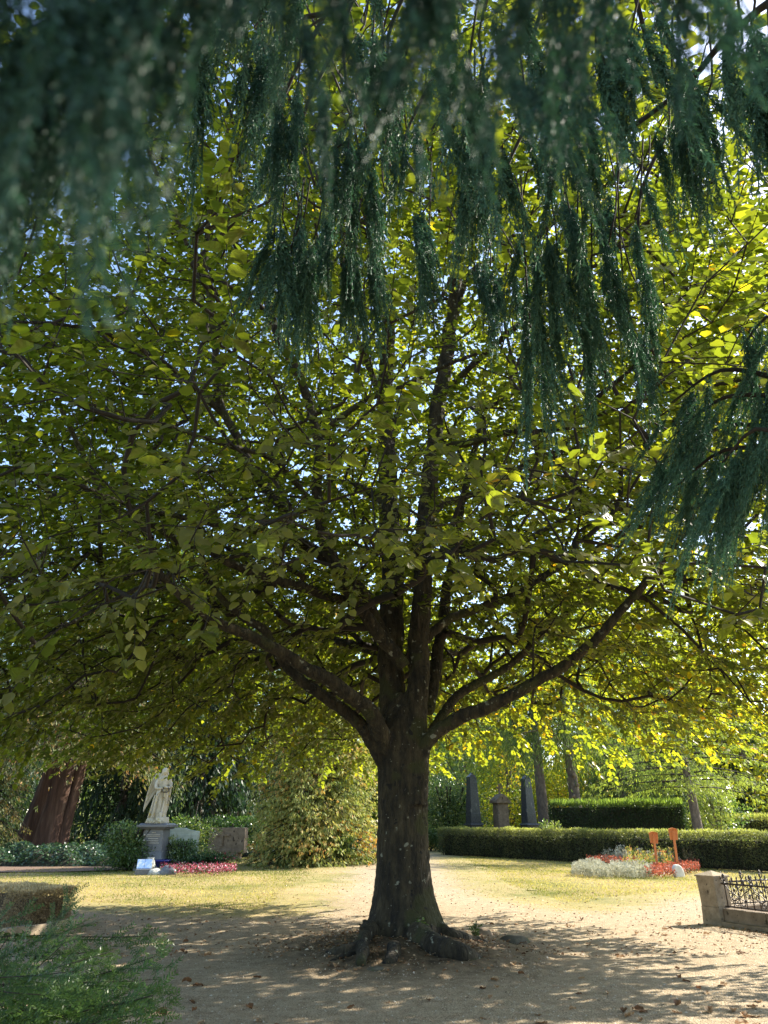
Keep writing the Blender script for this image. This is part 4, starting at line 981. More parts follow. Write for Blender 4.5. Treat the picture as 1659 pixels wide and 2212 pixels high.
# ================================================================ HEDGES
def hedge(name, label, p0, p1, th, h, m, n, L, mean, stems=0, sprig=0, core='core', asp=.35, topmul=.35, stemmat='twig', bottom_brown=False, group=None, airy=False):
    p0 = np.array(p0[:2]); p1 = np.array(p1[:2]); d = p1 - p0; ln = np.linalg.norm(d); d = d / ln; rz = math.atan2(d[1], d[0])
    e = empty(name, (p0[0], p0[1], 0), rz, label, 'hedge', group)
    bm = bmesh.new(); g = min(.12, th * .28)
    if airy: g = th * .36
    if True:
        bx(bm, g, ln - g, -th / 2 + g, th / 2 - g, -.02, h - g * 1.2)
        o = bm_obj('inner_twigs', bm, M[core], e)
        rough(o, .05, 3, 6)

    areas = np.array([ln * h, ln * h * .35, th * h, th * h, ln * th * 1.0]); pr_ = areas / areas.sum(); f = rng.choice(5, n, p=pr_)
    a, b_ = rng.uniform(0, 1, n), rng.uniform(0, 1, n); dep = (np.abs(rng.normal(0, .16, n)) if airy else np.abs(rng.normal(0, .05, n))) - .02
    hz = h * (1 + .02 * np.sin(a * ln * 1.7) + .015 * np.sin(a * ln * 4.3 + 1))
    C = np.zeros((n, 3)); Nn = np.zeros((n, 3))
    for q, (ff, nn) in enumerate((('y-', (0, -1, 0)), ('y+', (0, 1, 0)), ('x-', (-1, 0, 0)), ('x+', (1, 0, 0)), ('z', (0, 0, 1)))):
        k = f == q; Nn[k] = nn
        if q < 2: C[k] = np.stack([a[k] * ln, np.full(k.sum(), (-th / 2 if q == 0 else th / 2)), b_[k] * hz[k]], 1)
        elif q < 4: C[k] = np.stack([np.full(k.sum(), 0 if q == 2 else ln), (a[k] - .5) * th, b_[k] * h], 1)
        else: C[k] = np.stack([a[k] * ln, (b_[k] - .5) * th, hz[k]], 1)
    bump_ = np.array([mnoise.noise(Vector((c[0] * 1.8, c[1] * 2, c[2] * 1.8))) for c in C])
    C -= Nn * (dep - bump_ * .09)[:, None]
    if stems:   # thinner at the foot and between the plants
        spc = ln / stems; ph = (C[:, 0] / spc) % 1
        thin = (np.abs(ph - .5) > .38) * (C[:, 2] < h * .8); 
        k = ~((rng.uniform(size=n) < .22) & thin) & ~((C[:, 2] < .10) & (rng.uniform(size=n) < .7))
        C, Nn, f = C[k], Nn[k], f[k]; bump_ = bump_[k]
    nn_ = len(C)
    A = norm(Nn * .6 + rng.normal(0, .6, (nn_, 3)) + [0, 0, .35]); S = norm(np.cross(A, rand_dir(nn_))); l = L * rng.uniform(.6, 1.4, nn_)
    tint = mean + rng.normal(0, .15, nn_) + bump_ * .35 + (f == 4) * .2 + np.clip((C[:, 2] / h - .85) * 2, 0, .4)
    if sprig:
        k = sprig; sa = rng.uniform(0, ln, k); sb = rng.uniform(-.5, .5, k) * th
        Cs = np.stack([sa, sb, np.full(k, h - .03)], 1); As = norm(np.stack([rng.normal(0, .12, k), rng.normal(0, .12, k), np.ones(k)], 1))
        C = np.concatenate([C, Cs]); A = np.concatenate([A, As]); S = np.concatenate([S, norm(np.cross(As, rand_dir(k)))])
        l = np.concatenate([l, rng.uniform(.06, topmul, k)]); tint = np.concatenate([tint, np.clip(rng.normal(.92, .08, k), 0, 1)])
        asp_ = np.concatenate([np.full(nn_, asp), np.full(k, .16)])
    else: asp_ = asp
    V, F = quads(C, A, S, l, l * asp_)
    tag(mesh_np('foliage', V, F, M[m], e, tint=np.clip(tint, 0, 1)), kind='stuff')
    for k in range(stems):
        x = (k + .5) * spc + rng.normal(0, .05)
        V, F = tube(smooth_path([(x, -th / 2 + .10, -.03), (x + rng.normal(0, .03), -th / 2 + .08, h * .4), (x + rng.normal(0, .05), -th / 2 + .11, h * .8)], .15), .022, 6)
        mesh_np('stem', V, F, M[stemmat], e, smooth=True)
    return e
h0, h1 = G(957, 1846), G(1700, 1884)
hedge('clipped_hedge', 'long low clipped yew hedge with see-through stems, behind the red and white flower bed', h0, h1, .7, 1.22, 'hedge', 60000, .07, .40, stems=34, sprig=900, topmul=.16, airy=True, asp=.42)
p0, p1 = at(1197, 39.5), at(1492, 37.8)
hedge('tall_hedge', 'tall dark clipped hedge with bright new shoots along its top, behind the long low hedge', p0, p1, 1.3, 2.35, 'darkhedge', 22000, .10, .30, sprig=2600, topmul=.40)
hedge('clipped_hedge', 'low sunlit hedge at the far right edge beyond the pale bare trunk', at(1500, 45), at(1760, 41), 1.6, 1.75, 'hedge', 11000, .13, .9, sprig=2200, topmul=.35)
hedge('dark_hedge', 'short dark hedge in the distance behind the right obelisk', at(1150, 62), at(1215, 62), 1.5, 2.4, 'darkhedge', 2600, .2, .4)
# dead brown box hedge round a plot at the left
c0 = np.array(G(146, 1996)[:2]); c1 = np.array(G(58, 2012)[:2]); da = norm((c0 - c1)[None])[0]; db = np.array([-da[1], da[0]])
hedge('dead_box_hedge', 'short arm of dried out brown box hedge nearest the path, its near face in shade', c1 + db * .27, c0 + db * .27 + da * .10, .54, .54, 'dead', 12000, .035, .30, core='deadcore', sprig=700, topmul=.06)  # lower tint paints the shade of this arm into its leaves
hedge('dead_box_hedge', 'sunlit straw coloured dried out box hedge running out of the left edge', c0 + db * .56 - da * .22, c0 + db * 3.6 - da * .22, .62, .56, 'dead', 22000, .035, .62, core='deadcore', sprig=1500, topmul=.07)  # same dead leaf, higher tint paints the sunlight on this arm
# ivy ground cover
def ivy_bed(name, label, x0, x1, y0, y1, h, n, m='ivy', mean=.45, L=.10):
    nx_, ny_ = 60, 24
    X, Y = np.meshgrid(np.linspace(x0, x1, nx_), np.linspace(y0, y1, ny_))
    ed = np.clip(np.minimum.reduce([(X - x0) / 1.0, (x1 - X) / 1.0, (Y - y0) / .7, (y1 - Y) / 1.0]), 0, 1) ** .5
    def H(x, y, e_): return e_ * h * (.75 + .35 * np.sin(x * 1.9 + 1) * np.cos(y * 1.7) + .15 * np.sin(x * 5 + y * 4))
    Z = H(X, Y, ed)
    e = empty(name, ((x0 + x1) / 2, (y0 + y1) / 2, 0), 0, label, 'ivy')
    o_ = np.array([(x0 + x1) / 2, (y0 + y1) / 2, 0])
    V = np.column_stack([X.ravel(), Y.ravel(), Z.ravel() - .04]) - o_
    i = (np.arange(ny_ - 1)[:, None] * nx_ + np.arange(nx_ - 1)[None, :]).ravel()
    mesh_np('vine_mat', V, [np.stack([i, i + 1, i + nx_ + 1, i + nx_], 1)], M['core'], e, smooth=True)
    x, y = rng.uniform(x0, x1, n), rng.uniform(y0, y1, n)
    e_ = np.clip(np.minimum.reduce([(x - x0) / 1.0, (x1 - x) / 1.0, (y - y0) / .7, (y1 - y) / 1.0]), 0, 1) ** .5
    C = np.column_stack([x, y, H(x, y, e_) + rng.uniform(-.02, .08, n)]) - o_
    A = rand_dir(n) * [1, 1, .4]; A = norm(A); S = frame(A, norm(np.array([0, -.5, 1]) + rng.normal(0, .5, (n, 3)))); l = L * rng.uniform(.6, 1.3, n)
    V, F = quads(C, A, S, l, l * .8, .1)
    tag(mesh_np('foliage', V, F, M[m], e, tint=np.clip(rng.normal(mean, .22, n), 0, 1)), kind='stuff')
ivy_bed('ivy_carpet', 'dark glossy ivy carpet in front of the red brown thuja trunks at left', at(-60, 32)[0], at(335, 32)[0], 29.2, 35.4, .62, 16000)
ivy_bed('ivy_carpet', 'low dark ivy mat between the brown headstone and the cypress', at(520, 38)[0], at(640, 38)[0], 36.8, 41, .4, 4200, mean=.35)
bush('shrub', 'dense green shrub standing against the left side of the statue pedestal', 'shrub', at(276, 27.4), (2.1, 1.5, 1.75), 9500, .085, 'bush', mean=.55, clumps=24, stems=9, asp=.5, low=-.1)
bush('rose_bush', 'loose leafy bush covering the lower half of the pale green headstone', 'shrub', at(388, 27.9), (1.8, .9, 1.15), 4200, .075, 'bush', mean=.62, clumps=14, stems=9, asp=.5)
bush('shrub', 'round yellow green shrub above the pale green headstone', 'shrub', at(392, 31), (2.6, 1.4, 1.85), 7000, .09, 'bush', mean=.85, clumps=22, stems=5, asp=.6, var=.25)
bush('shrub', 'dark green shrub directly behind the brown headstone', 'shrub', at(500, 38.5), (3.8, 1.8, 1.95), 8000, .11, 'bush', mean=.4, clumps=22, stems=5, asp=.6)
bush('shrub', 'low reddish green rose shrub at the back of the pink flower bed', 'shrub', at(455, 27.4), (2.3, .9, .62), 3200, .07, 'pinkfl', mean=.25, clumps=16, stems=6, asp=.6)
bush('low_shrub', 'small bright leafy plant at the foot of the right obelisk', 'shrub', at(1188, 36.6), (1.3, .7, 1.75), 2600, .11, 'bush', mean=1.0, clumps=12, stems=4, asp=.5)

# ================================================================ MONUMENTS
def box_part(name, parent, x0, x1, y0, y1, z0, z1, m, t=0.0, t1=None, bevel=.008, rgh=0, rs=6):
    bm = bmesh.new(); bx(bm, x0, x1, y0, y1, z0, z1, t, t1)
    o = bm_obj(name, bm, M[m], parent, bevel=bevel)
    if rgh: rough(o, rgh, rs, 2)
    return o
def outline_part(name, parent, pts, y0, y1, m, bevel=.006, smooth=False):
    """shape drawn in x,z and given thickness in y"""
    bm = bmesh.new(); a = [bm.verts.new((x, y0, z)) for x, z in pts]; b = [bm.verts.new((x, y1, z)) for x, z in pts]
    bm.faces.new(a); bm.faces.new(b[::-1]); n_ = len(pts)
    for i in range(n_): bm.faces.new((a[i], b[i], b[(i + 1) % n_], a[(i + 1) % n_]))
    return bm_obj(name, bm, M[m], parent, bevel=bevel, smooth=smooth)
# pedestal
pb_ = at(329, 27.6)
ped = empty('statue_pedestal', pb_, R(-6), 'tall grey stone pedestal with a wide moulded cap carrying the stone angel', 'pedestal')
box_part('base_step', ped, -.52, .52, -.46, .46, -.05, .34, 'granite', .03)
box_part('base_block', ped, -.45, .45, -.40, .40, .34, .60, 'granite', .05)
box_part('shaft', ped, -.385, .385, -.34, .34, .60, 1.30, 'granite', .025)
box_part('moulding', ped, -.44, .44, -.40, .40, 1.30, 1.37, 'granite', -.06)
box_part('cap', ped, -.58, .58, -.50, .50, 1.37, 1.45, 'granite', -.0, bevel=.015)
box_part('cap_top', ped, -.52, .52, -.45, .45, 1.45, 1.50, 'granite', .04)
bm = bmesh.new()
r_ = random.Random(4)
for row, (z, w_) in enumerate(((1.20, .14), (1.13, .46), (1.08, .50), (1.00, .34), (.93, .40), (.86, .46))):
    x = -w_ / 2
    while x < w_ / 2:
        k = r_.uniform(.015, .035); bx(bm, x + .03, x + .03 + k, -.349 + (1.3 - z) * -.02, -.335, z - .012, z + .014); x += k + .012
bm_obj('inscription', bm, M['lettering'], ped); 
COL.objects['inscription']['kind'] = 'stuff'
for z in (1.12, .94):
    V, F = tube([(-.30, -.335, z), (-.30, -.357, z)], [.032, .028], 14); mesh_np('medallion', V, F, M['white_stone'], ped, smooth=False)
# ---- the angel
ang_ = empty('angel_statue', (pb_[0] - .02, pb_[1], 1.50), R(12), 'weathered pale marble angel with long wings and bowed head, standing on the tall grey pedestal', 'statue')
def ellipse_loft(rows, folds=0, seed=0, n_=72):
    """rows: z, cx, cy, rx, ry, fold depth"""
    rows = np.array(rows, float); zs = np.linspace(rows[0, 0], rows[-1, 0], 70); a = np.arange(n_) * 2 * np.pi / n_
    V = []
    for z in zs:
        cx, cy, rx, ry, fd = [np.interp(z, rows[:, 0], rows[:, k]) for k in range(1, 6)]
        w_ = a + .25 * math.sin(z * 3.1) + .3 * z
        f = 1 + fd * (np.sin(w_ * 9) * .6 + np.sin(w_ * 14 + 2 + z) * .35 + np.sin(w_ * 5 + 1) * .4)
        V.append(np.stack([cx + rx * np.cos(a) * f, cy + ry * np.sin(a) * f, np.full(n_, z)], 1))
    V = np.concatenate(V); m_ = len(zs); i = np.arange(m_ - 1)[:, None] * n_; j = np.arange(n_)[None]; k = (j + 1) % n_
    return V, [np.stack([i + j, i + k, i + n_ + k, i + n_ + j], -1).reshape(-1, 4), np.array([list(range(n_))[::-1]]), np.array([list(range((m_ - 1) * n_, m_ * n_))])]
body = ellipse_loft([(.10, -.05, 0, .33, .30, .10), (.20, -.04, 0, .30, .27, .11), (.45, .00, .01, .265, .23, .09), (.8, .03, .01, .235, .20, .06), (1.02, .05, .0, .215, .175, .05), (1.15, .06, 0, .185, .15, .04),
                     (1.30, .065, .01, .19, .15, .02), (1.45, .065, .02, .215, .14, .02), (1.53, .065, .02, .19, .12, .01), (1.58, .065, .01, .10, .09, 0), (1.63, .065, .0, .062, .065, 0), (1.68, .065, -.01, .06, .06, 0)])
def ball(c, r, sq=(1, 1, 1)):
    bm = bmesh.new(); bmesh.ops.create_uvsphere(bm, u_segments=24, v_segments=14, radius=r)
    V = np.array([v.co[:] for v in bm.verts]) * np.array(sq) + np.array(c); 
    tr_ = [[v.index for v in f.verts] for f in bm.faces]; bm.free()
    t3 = np.array([f for f in tr_ if len(f) == 3]); t4 = np.array([f for f in tr_ if len(f) == 4])
    return V, [t3, t4]
pieces = [body, ball((.065, -.05, 1.755), .105, (.80, .95, 1.12)),              # head bowed forward
          ball((.065, .015, 1.775), .118, (1.0, .95, 1.05)),                      # hair
          tube([(-.0, .03, 1.74), (-.055, .03, 1.62), (-.075, .01, 1.48)], [.055, .05, .03], 10),
          tube([(.13, .03, 1.74), (.185, .03, 1.62), (.20, .01, 1.48)], [.05, .045, .03], 10),
          tube([(.065, -.145, 1.765), (.065, -.168, 1.725)], [.012, .02], 8),    # nose
          tube(smooth_path([(-.13, .0, 1.47), (-.20, -.05, 1.32), (-.18, -.13, 1.18), (-.05, -.21, 1.16), (.06, -.235, 1.17)], .04), np.linspace(.075, .035, len(smooth_path([(-.13, .0, 1.47), (-.20, -.05, 1.32), (-.18, -.13, 1.18), (-.05, -.21, 1.16), (.06, -.235, 1.17)], .04))), 12),
          tube(smooth_path([(.26, .0, 1.47), (.32, -.05, 1.32), (.31, -.14, 1.20), (.20, -.22, 1.20), (.10, -.24, 1.21)], .04), np.linspace(.075, .035, len(smooth_path([(.26, .0, 1.47), (.32, -.05, 1.32), (.31, -.14, 1.20), (.20, -.22, 1.20), (.10, -.24, 1.21)], .04))), 12),
          tube(smooth_path([(.02, -.20, 1.12), (-.08, -.24, .98), (-.13, -.25, .7), (-.16, -.27, .35), (-.2, -.28, .18)], .05), .035, 8),   # long sleeve and folds
          tube(smooth_path([(.10, -.22, 1.12), (.16, -.235, 1.0), (.14, -.25, .86)], .05), .035, 8),
          tube(smooth_path([(.20, -.17, 1.0), (.15, -.23, .6), (.12, -.28, .2)], .05), .03, 8),
          tube(smooth_path([(-.18, -.14, .95), (-.26, -.17, .5), (-.33, -.18, .18)], .05), .035, 8),
          tube([(.10, -.28, .36), (.11, -.31, .20), (.12, -.36, .15)], [.055, .045, .035], 10),    # leading foot
          ]
V, F = join(pieces)
fig = mesh_np('figure', V, F, M['marble'], ang_, smooth=True)
mm_ = fig.modifiers.new('remesh', 'REMESH'); mm_.mode = 'VOXEL'; mm_.voxel_size = .014; mm_.use_smooth_shade = True
sm_ = fig.modifiers.new('smooth', 'SMOOTH'); sm_.iterations = 2
def wing(sx, spread, lift, tipx, name='wing'):
    """rows of long overlapping feathers on a bent shoulder"""
    bm = bmesh.new(); r = random.Random(5)
    sh = Vector((sx * .12 + .065, .10, 1.42)); top = Vector((.065 + sx * spread * .55, .16, 1.70 + lift)); 
    arc = [sh, Vector((.065 + sx * spread * .35, .15, 1.62 + lift)), top, Vector((.065 + sx * spread * .80, .15, 1.50 + lift)), Vector((.065 + sx * spread, .13, 1.20))]
    pts = smooth_path([list(p) for p in arc], .025); nF = 22
    tip = np.array([.065 + sx * tipx, .12, .36])
    for layer, (ln_, off) in enumerate(((1.0, .030), (.62, .008), (.34, -.018))):
        for i in range(nF):
            t = i / (nF - 1); s_ = pts[int(t * (len(pts) - 1))]
            e_ = s_ + (tip + np.array([-sx * (1 - t) * .30, 0, (1 - t) * .62]) - s_) * ln_ * (1 if layer else .97)
            d = e_ - s_; d = d / np.linalg.norm(d); n1 = np.cross(d, [0, 1, 0]); w_ = .042
            v = []
            for q, ww in ((0, .7), (.5, 1), (.85, .9), (1, .25)):
                c = s_ + (e_ - s_) * q + np.array([0, off + .004 * (i % 2), 0])
                for dx_, dy_ in ((-1, 0), (0, -.012), (1, 0), (0, .012)): v.append(bm.verts.new(c + n1 * dx_ * w_ * ww + np.array([0, dy_, 0])))
            for q in range(3):
                for g in range(4): bm.faces.new((v[q * 4 + g], v[q * 4 + (g + 1) % 4], v[q * 4 + 4 + (g + 1) % 4], v[q * 4 + 4 + g]))
            bm.faces.new(v[:4]); bm.faces.new(v[-4:][::-1])
    o = bm_obj(name, bm, M['marble'], ang_)
    Vt, Ft = tube(pts, np.linspace(.055, .03, len(pts)), 10); b2 = bmesh.new(); b2.from_mesh(o.data)
    vs = [b2.verts.new(p) for p in Vt]
    for f in Ft[0]: b2.faces.new([vs[i] for i in f])
    b2.to_mesh(o.data); b2.free()
    return o
wing(-1, .50, -.02, .62); wing(1, .25, -.10, .20)
box_part('plinth', ang_, -.40, .36, -.34, .30, 0, .14, 'marble', .03, bevel=.02, rgh=.006)
box_part('rock_step', ang_, -.06, .42, -.42, -.20, 0, .20, 'marble', .02, bevel=.02, rgh=.008)
# wreath of roses in the hands
bl = []
for k in range(16):
    a = k / 16 * 6.283; bl.append(ball((.16 + .125 * math.cos(a), -.235 + .02 * math.sin(a), 1.12 + .085 * math.sin(a)), .034, (1, .8, 1)))
V, F = join(bl); tag(mesh_np('rose_wreath', V, F, M['boulder'], ang_, smooth=True), kind='stuff')
# little white flowers laid at the feet
C = np.column_stack([rng.uniform(-.28, .30, 90), rng.uniform(-.50, -.44, 90), rng.uniform(0.01, .09, 90)]); A = rand_dir(90); S = norm(np.cross(A, rand_dir(90)))
V, F = quads(C, A, S, np.full(90, .05), np.full(90, .045))
o = mesh_np('white_flowers', V + np.array([pb_[0], pb_[1], 1.50]), F, M['silver'], tint=rng.uniform(.6, 1, 90)); tag(o, 'small bunch of white flowers laid on the pedestal cap at the feet of the angel', 'flowers')
# pale green headstone
hs = empty('green_headstone', at(386, 28.9), R(4), 'broad pale green headstone with raised centre panels, half hidden by a bush beside the pedestal', 'headstone')
outline_part('slab', hs, [(-.62, 0), (.62, 0), (.64, 1.22), (.30, 1.25), (.12, 1.33), (-.20, 1.34), (-.50, 1.33), (-.62, 1.20)], -.12, .12, 'greenstone', .012)
box_part('panel', hs, -.50, -.22, -.155, -.125, .15, 1.16, 'greenstone', bevel=.006)
box_part('panel', hs, -.12, .30, -.145, -.125, .15, 1.10, 'greenstone', bevel=.006)
box_part('panel', hs, .38, .58, -.155, -.125, .15, 1.12, 'greenstone', bevel=.006)
box_part('relief_bar', hs, -.47, -.25, -.175, -.157, .62, .98, 'greenstone', bevel=.006)
box_part('base', hs, -.72, .72, -.2, .2, -.05, .12, 'greenstone', bevel=.01)
# brown headstone
hb = empty('brown_headstone', at(490, 35.2), R(-10), 'massive brown sandstone headstone with a carved cross, left of the cypress', 'headstone')
box_part('block', hb, -.90, .86, -.22, .22, .26, 1.30, 'stone', .02, bevel=.02, rgh=.008, rs=4)
box_part('plinth', hb, -.42, .62, -.26, .26, -.05, .262, 'stone', .03, bevel=.015, rgh=.008)
bm = bmesh.new(); bx(bm, -.30, -.16, -.262, -.215, .52, 1.16); bx(bm, -.48, -.301, -.260, -.215, .95, 1.06); bx(bm, -.159, .14, -.260, -.215, .95, 1.06)
bm_obj('cross_relief', bm, M['stone'], hb, bevel=.004)
box_part('ledge', hb, -.86, .80, -.245, -.216, .30, .40, 'stone', bevel=.004)
# offerings at the pedestal foot
o_ = empty('memorial_book', G(309, 1888), R(14), 'open blue and white ceramic book on a small grey block, left of the pedestal foot', 'plaque')
box_part('block', o_, -.26, .26, -.16, .16, -.03, .14, 'granite', .02, bevel=.015)
bm = bmesh.new(); bx(bm, -.23, -.004, -.03, .0, .14, .44); bx(bm, .004, .23, -.03, .0, .14, .44); ob = bm_obj('pages', bm, M['book'], o_, bevel=.006); ob.rotation_euler = (R(-28), 0, 0); ob.location = (0, .02, .02)
def lathe(name, parent, prof, m, n_=24, loc=(0, 0, 0)):
    a = np.arange(n_) * 2 * np.pi / n_
    V = np.concatenate([np.stack([r * np.cos(a), r * np.sin(a), np.full(n_, z)], 1) for r, z in prof]) + np.array(loc); m_ = len(prof)
    i = np.arange(m_ - 1)[:, None] * n_; j = np.arange(n_)[None]; k = (j + 1) % n_
    return mesh_np(name, V, [np.stack([i + j, i + k, i + n_ + k, i + n_ + j], -1).reshape(-1, 4), np.array([list(range(n_))[::-1]]), np.array([list(range((m_ - 1) * n_, m_ * n_))])], M[m], parent, smooth=True)
o = lathe('stone_vase', None, [(.10, 0), (.15, .1), (.17, .25), (.13, .38), (.10, .42), (.12, .46), (.09, .455)], 'mottle'); o.location = tuple(G(322, 1886)); tag(o, 'mottled stone vase between the ceramic book and the blue bowl', 'vase')
o = lathe('blue_bowl', None, [(.10, .12), (.13, .15), (.22, .27), (.36, .33), (.35, .35), (.20, .30), (.05, .25)], 'bluecer'); o.location = tuple(G(345, 1882)); tag(o, 'dark cobalt blue bowl in front of the statue pedestal', 'bowl')
def boulder(name, loc, size, label, seed, m='boulder', cat='stone'):
    bm = bmesh.new(); bmesh.ops.create_icosphere(bm, subdivisions=4, radius=1)
    for v in bm.verts:
        v.co *= 1 + .22 * mnoise.noise(v.co * 1.1 + Vector((seed, 0, 0))) + .06 * mnoise.noise(v.co * 3 + Vector((seed, 4, 0)))
        v.co = Vector((v.co.x * size[0], v.co.y * size[1], v.co.z * size[2]))
    o = bm_obj(name, bm, M[m], None, smooth=True); o.location = (loc[0], loc[1], loc[2] + float(gh(loc[0], loc[1]))); return tag(o, label, cat)
boulder('rock', G(334, 1888), (.24, .18, .17), 'small rough grey rock under the blue bowl', 3, 'mottle')
boulder('rock', G(362, 1888), (.28, .2, .24), 'larger grey rock at the left end of the pink flower bed', 8, 'granite')
boulder('root_stone', G(1110, 2038), (.22, .12, .085), 'long flat brown stone right of the tree roots', 12)
boulder('root_stone', G(1047, 2022), (.13, .10, .10), 'rounded tan stone beside the little weed by the right root', 17, 'stone')
boulder('root_stone', G(812, 2100), (.10, .06, .03), 'pale flat stone between the front roots of the big tree', 29)
# weed by the root and ivy sprig
def weed(name, label, loc, h, n_, L, m, mean, asp=.55):
    e = empty(name, loc, 0, label, 'plant'); sp = []; C = []; A = []
    for k in range(n_):
        a = rng.uniform(0, 6.28); q = rng.uniform(.1, .5) * h; pth = smooth_path([(0, 0, 0), (q * .4 * math.cos(a), q * .4 * math.sin(a), h * .5), (q * math.cos(a), q * math.sin(a), h * rng.uniform(.6, 1))], .04)
        sp.append(tube(pth, .003, 4))
        for p in pth[1:]:
            for _ in range(3): C.append(p + rng.normal(0, .01, 3)); A.append([math.cos(a) + rng.normal(0, .8), math.sin(a) + rng.normal(0, .8), rng.uniform(-.2, .7)])
    V, F = join(sp); mesh_np('stems', V, F, M['hedge'], e, tint=np.full(sum(len(f) for f in F), .6))
    C = np.array(C); A = norm(np.array(A)); S = frame(A, norm(np.array([0, 0, 1.]) + rng.normal(0, .4, A.shape))); l = L * rng.uniform(.6, 1.3, len(C))
    V, F = leaves6(C, A, S, l, l * asp); tag(mesh_np('foliage', V, F, M[m], e, tint=np.repeat(np.clip(rng.normal(mean, .15, len(C)), 0, 1), 2)), kind='stuff')
g_ = G(1028, 2040); weed('weed', 'small bright green weed growing beside the right root', (g_[0], g_[1], float(gh(g_[0], g_[1]))), .20, 9, .05, 'bush', .6)
g_ = G(912, 2062); weed('ivy_sprig', 'small ivy sprig climbing at the front of the trunk foot', (g_[0], g_[1], float(gh(g_[0], g_[1])) + .02), .20, 4, .045, 'bush', .75, .9)

# obelisks and the small stone monument behind the hedge
def obelisk(u, Yd, w_, h, label, ped_=True):
    e = empty('obelisk', at(u, Yd), R(24), label, 'obelisk'); s = w_ / 2
    box_part('base', e, -s * 1.5, s * 1.5, -s * 1.5, s * 1.5, -.05, .55, 'obelisk', .0, bevel=.01)
    box_part('socle', e, -s * 1.12, s * 1.12, -s * 1.12, s * 1.12, .55, 1.38, 'obelisk', .0, bevel=.01)
    box_part('moulding', e, -s * 1.32, s * 1.32, -s * 1.32, s * 1.32, 1.38, 1.47, 'obelisk', .05, bevel=.01)
    box_part('shaft', e, -s * 1.0, s * 1.0, -s * 1.0, s * 1.0, 1.47, h - .25, 'obelisk', s * .36, bevel=.006)
    bm = bmesh.new(); q = s * .64; v = [bm.verts.new(p) for p in ((-q, -q, h - .25), (q, -q, h - .25), (q, q, h - .25), (-q, q, h - .25), (0, 0, h))]
    for f in ((0, 1, 4), (1, 2, 4), (2, 3, 4), (3, 0, 4), (3, 2, 1, 0)): bm.faces.new([v[i] for i in f])
    bm_obj('pyramid_tip', bm, M['obelisk'], e)
    return e
obelisk(1026, 43.5, .66, 4.2, 'dark polished obelisk nearest the big trunk, its tip under the yellowing leaves')
obelisk(1148, 42.5, .62, 4.05, 'dark polished obelisk standing free in the sun, left of the spruce trunks')
mo = empty('stone_monument', at(1087, 44.5), R(20), 'weathered tan stone monument topped by a small cross, between the two obelisks', 'monument')
box_part('body', mo, -.36, .36, -.36, .36, -.05, 2.55, 'stone', .03, bevel=.01, rgh=.01)
box_part('cornice', mo, -.46, .46, -.46, .46, 2.55, 2.70, 'stone', .0, bevel=.02)
outline_part('gable', mo, [(-.44, 2.70), (.44, 2.70), (.30, 2.86), (0, 3.06), (-.30, 2.86)], -.40, .40, 'stone', .01)
bm = bmesh.new(); bx(bm, -.05, .05, -.05, .05, 3.04, 3.62); bx(bm, -.19, -.051, -.045, .045, 3.36, 3.46); bx(bm, .051, .19, -.045, .045, 3.36, 3.46)
bm_obj('cross', bm, M['stone'], mo, bevel=.01)
o = box_part('small_headstone', None, -.35, .35, -.1, .1, 0, 1.1, 'granite', .02); o.location = tuple(at(1128, 56)); tag(o, 'small grey headstone far off left of the right obelisk', 'headstone')

# ---- left flower bed: pink begonias
def flower_mass(name, label, poly, n_, L, hfun, m, mean, sd=.25, asp=.8, up=.5, cat='flowers'):
    poly = np.array(poly); x = rng.uniform(poly[:, 0].min(), poly[:, 0].max(), n_ * 3); y = rng.uniform(poly[:, 1].min(), poly[:, 1].max(), n_ * 3)
    k = inpoly(x, y, poly); x, y = x[k][:n_], y[k][:n_]; k = len(x); hh = hfun(x, y)
    z = hh * rng.uniform(0, 1, k) ** .45 + gh(x, y)
    C = np.column_stack([x, y, z]); A = norm(rand_dir(k) + [0, 0, up]); S = norm(np.cross(A, rand_dir(k))); l = L * rng.uniform(.6, 1.3, k)
    V, F = quads(C, A, S, l, l * asp, .1)
    t_ = np.clip(mean + rng.normal(0, sd, k) + .35 * (z / np.maximum(hh, .01) - .6), 0, 1)
    o = mesh_np(name, V, F, M[m], tint=t_); tag(o, label, cat); o['kind'] = 'stuff'; return o
def gpoly(*uv): return [tuple(G(u, v)[:2]) for u, v in uv]
flower_mass('pink_begonias', 'bed of pink and red begonias in front of the pale green headstone', gpoly((344, 1886), (400, 1894), (455, 1896), (508, 1890), (512, 1882), (450, 1870), (400, 1868), (350, 1872)), 7000, .055,
            lambda x, y: .22 + .06 * np.sin(x * 9) * np.cos(y * 5), 'pinkfl', .60)
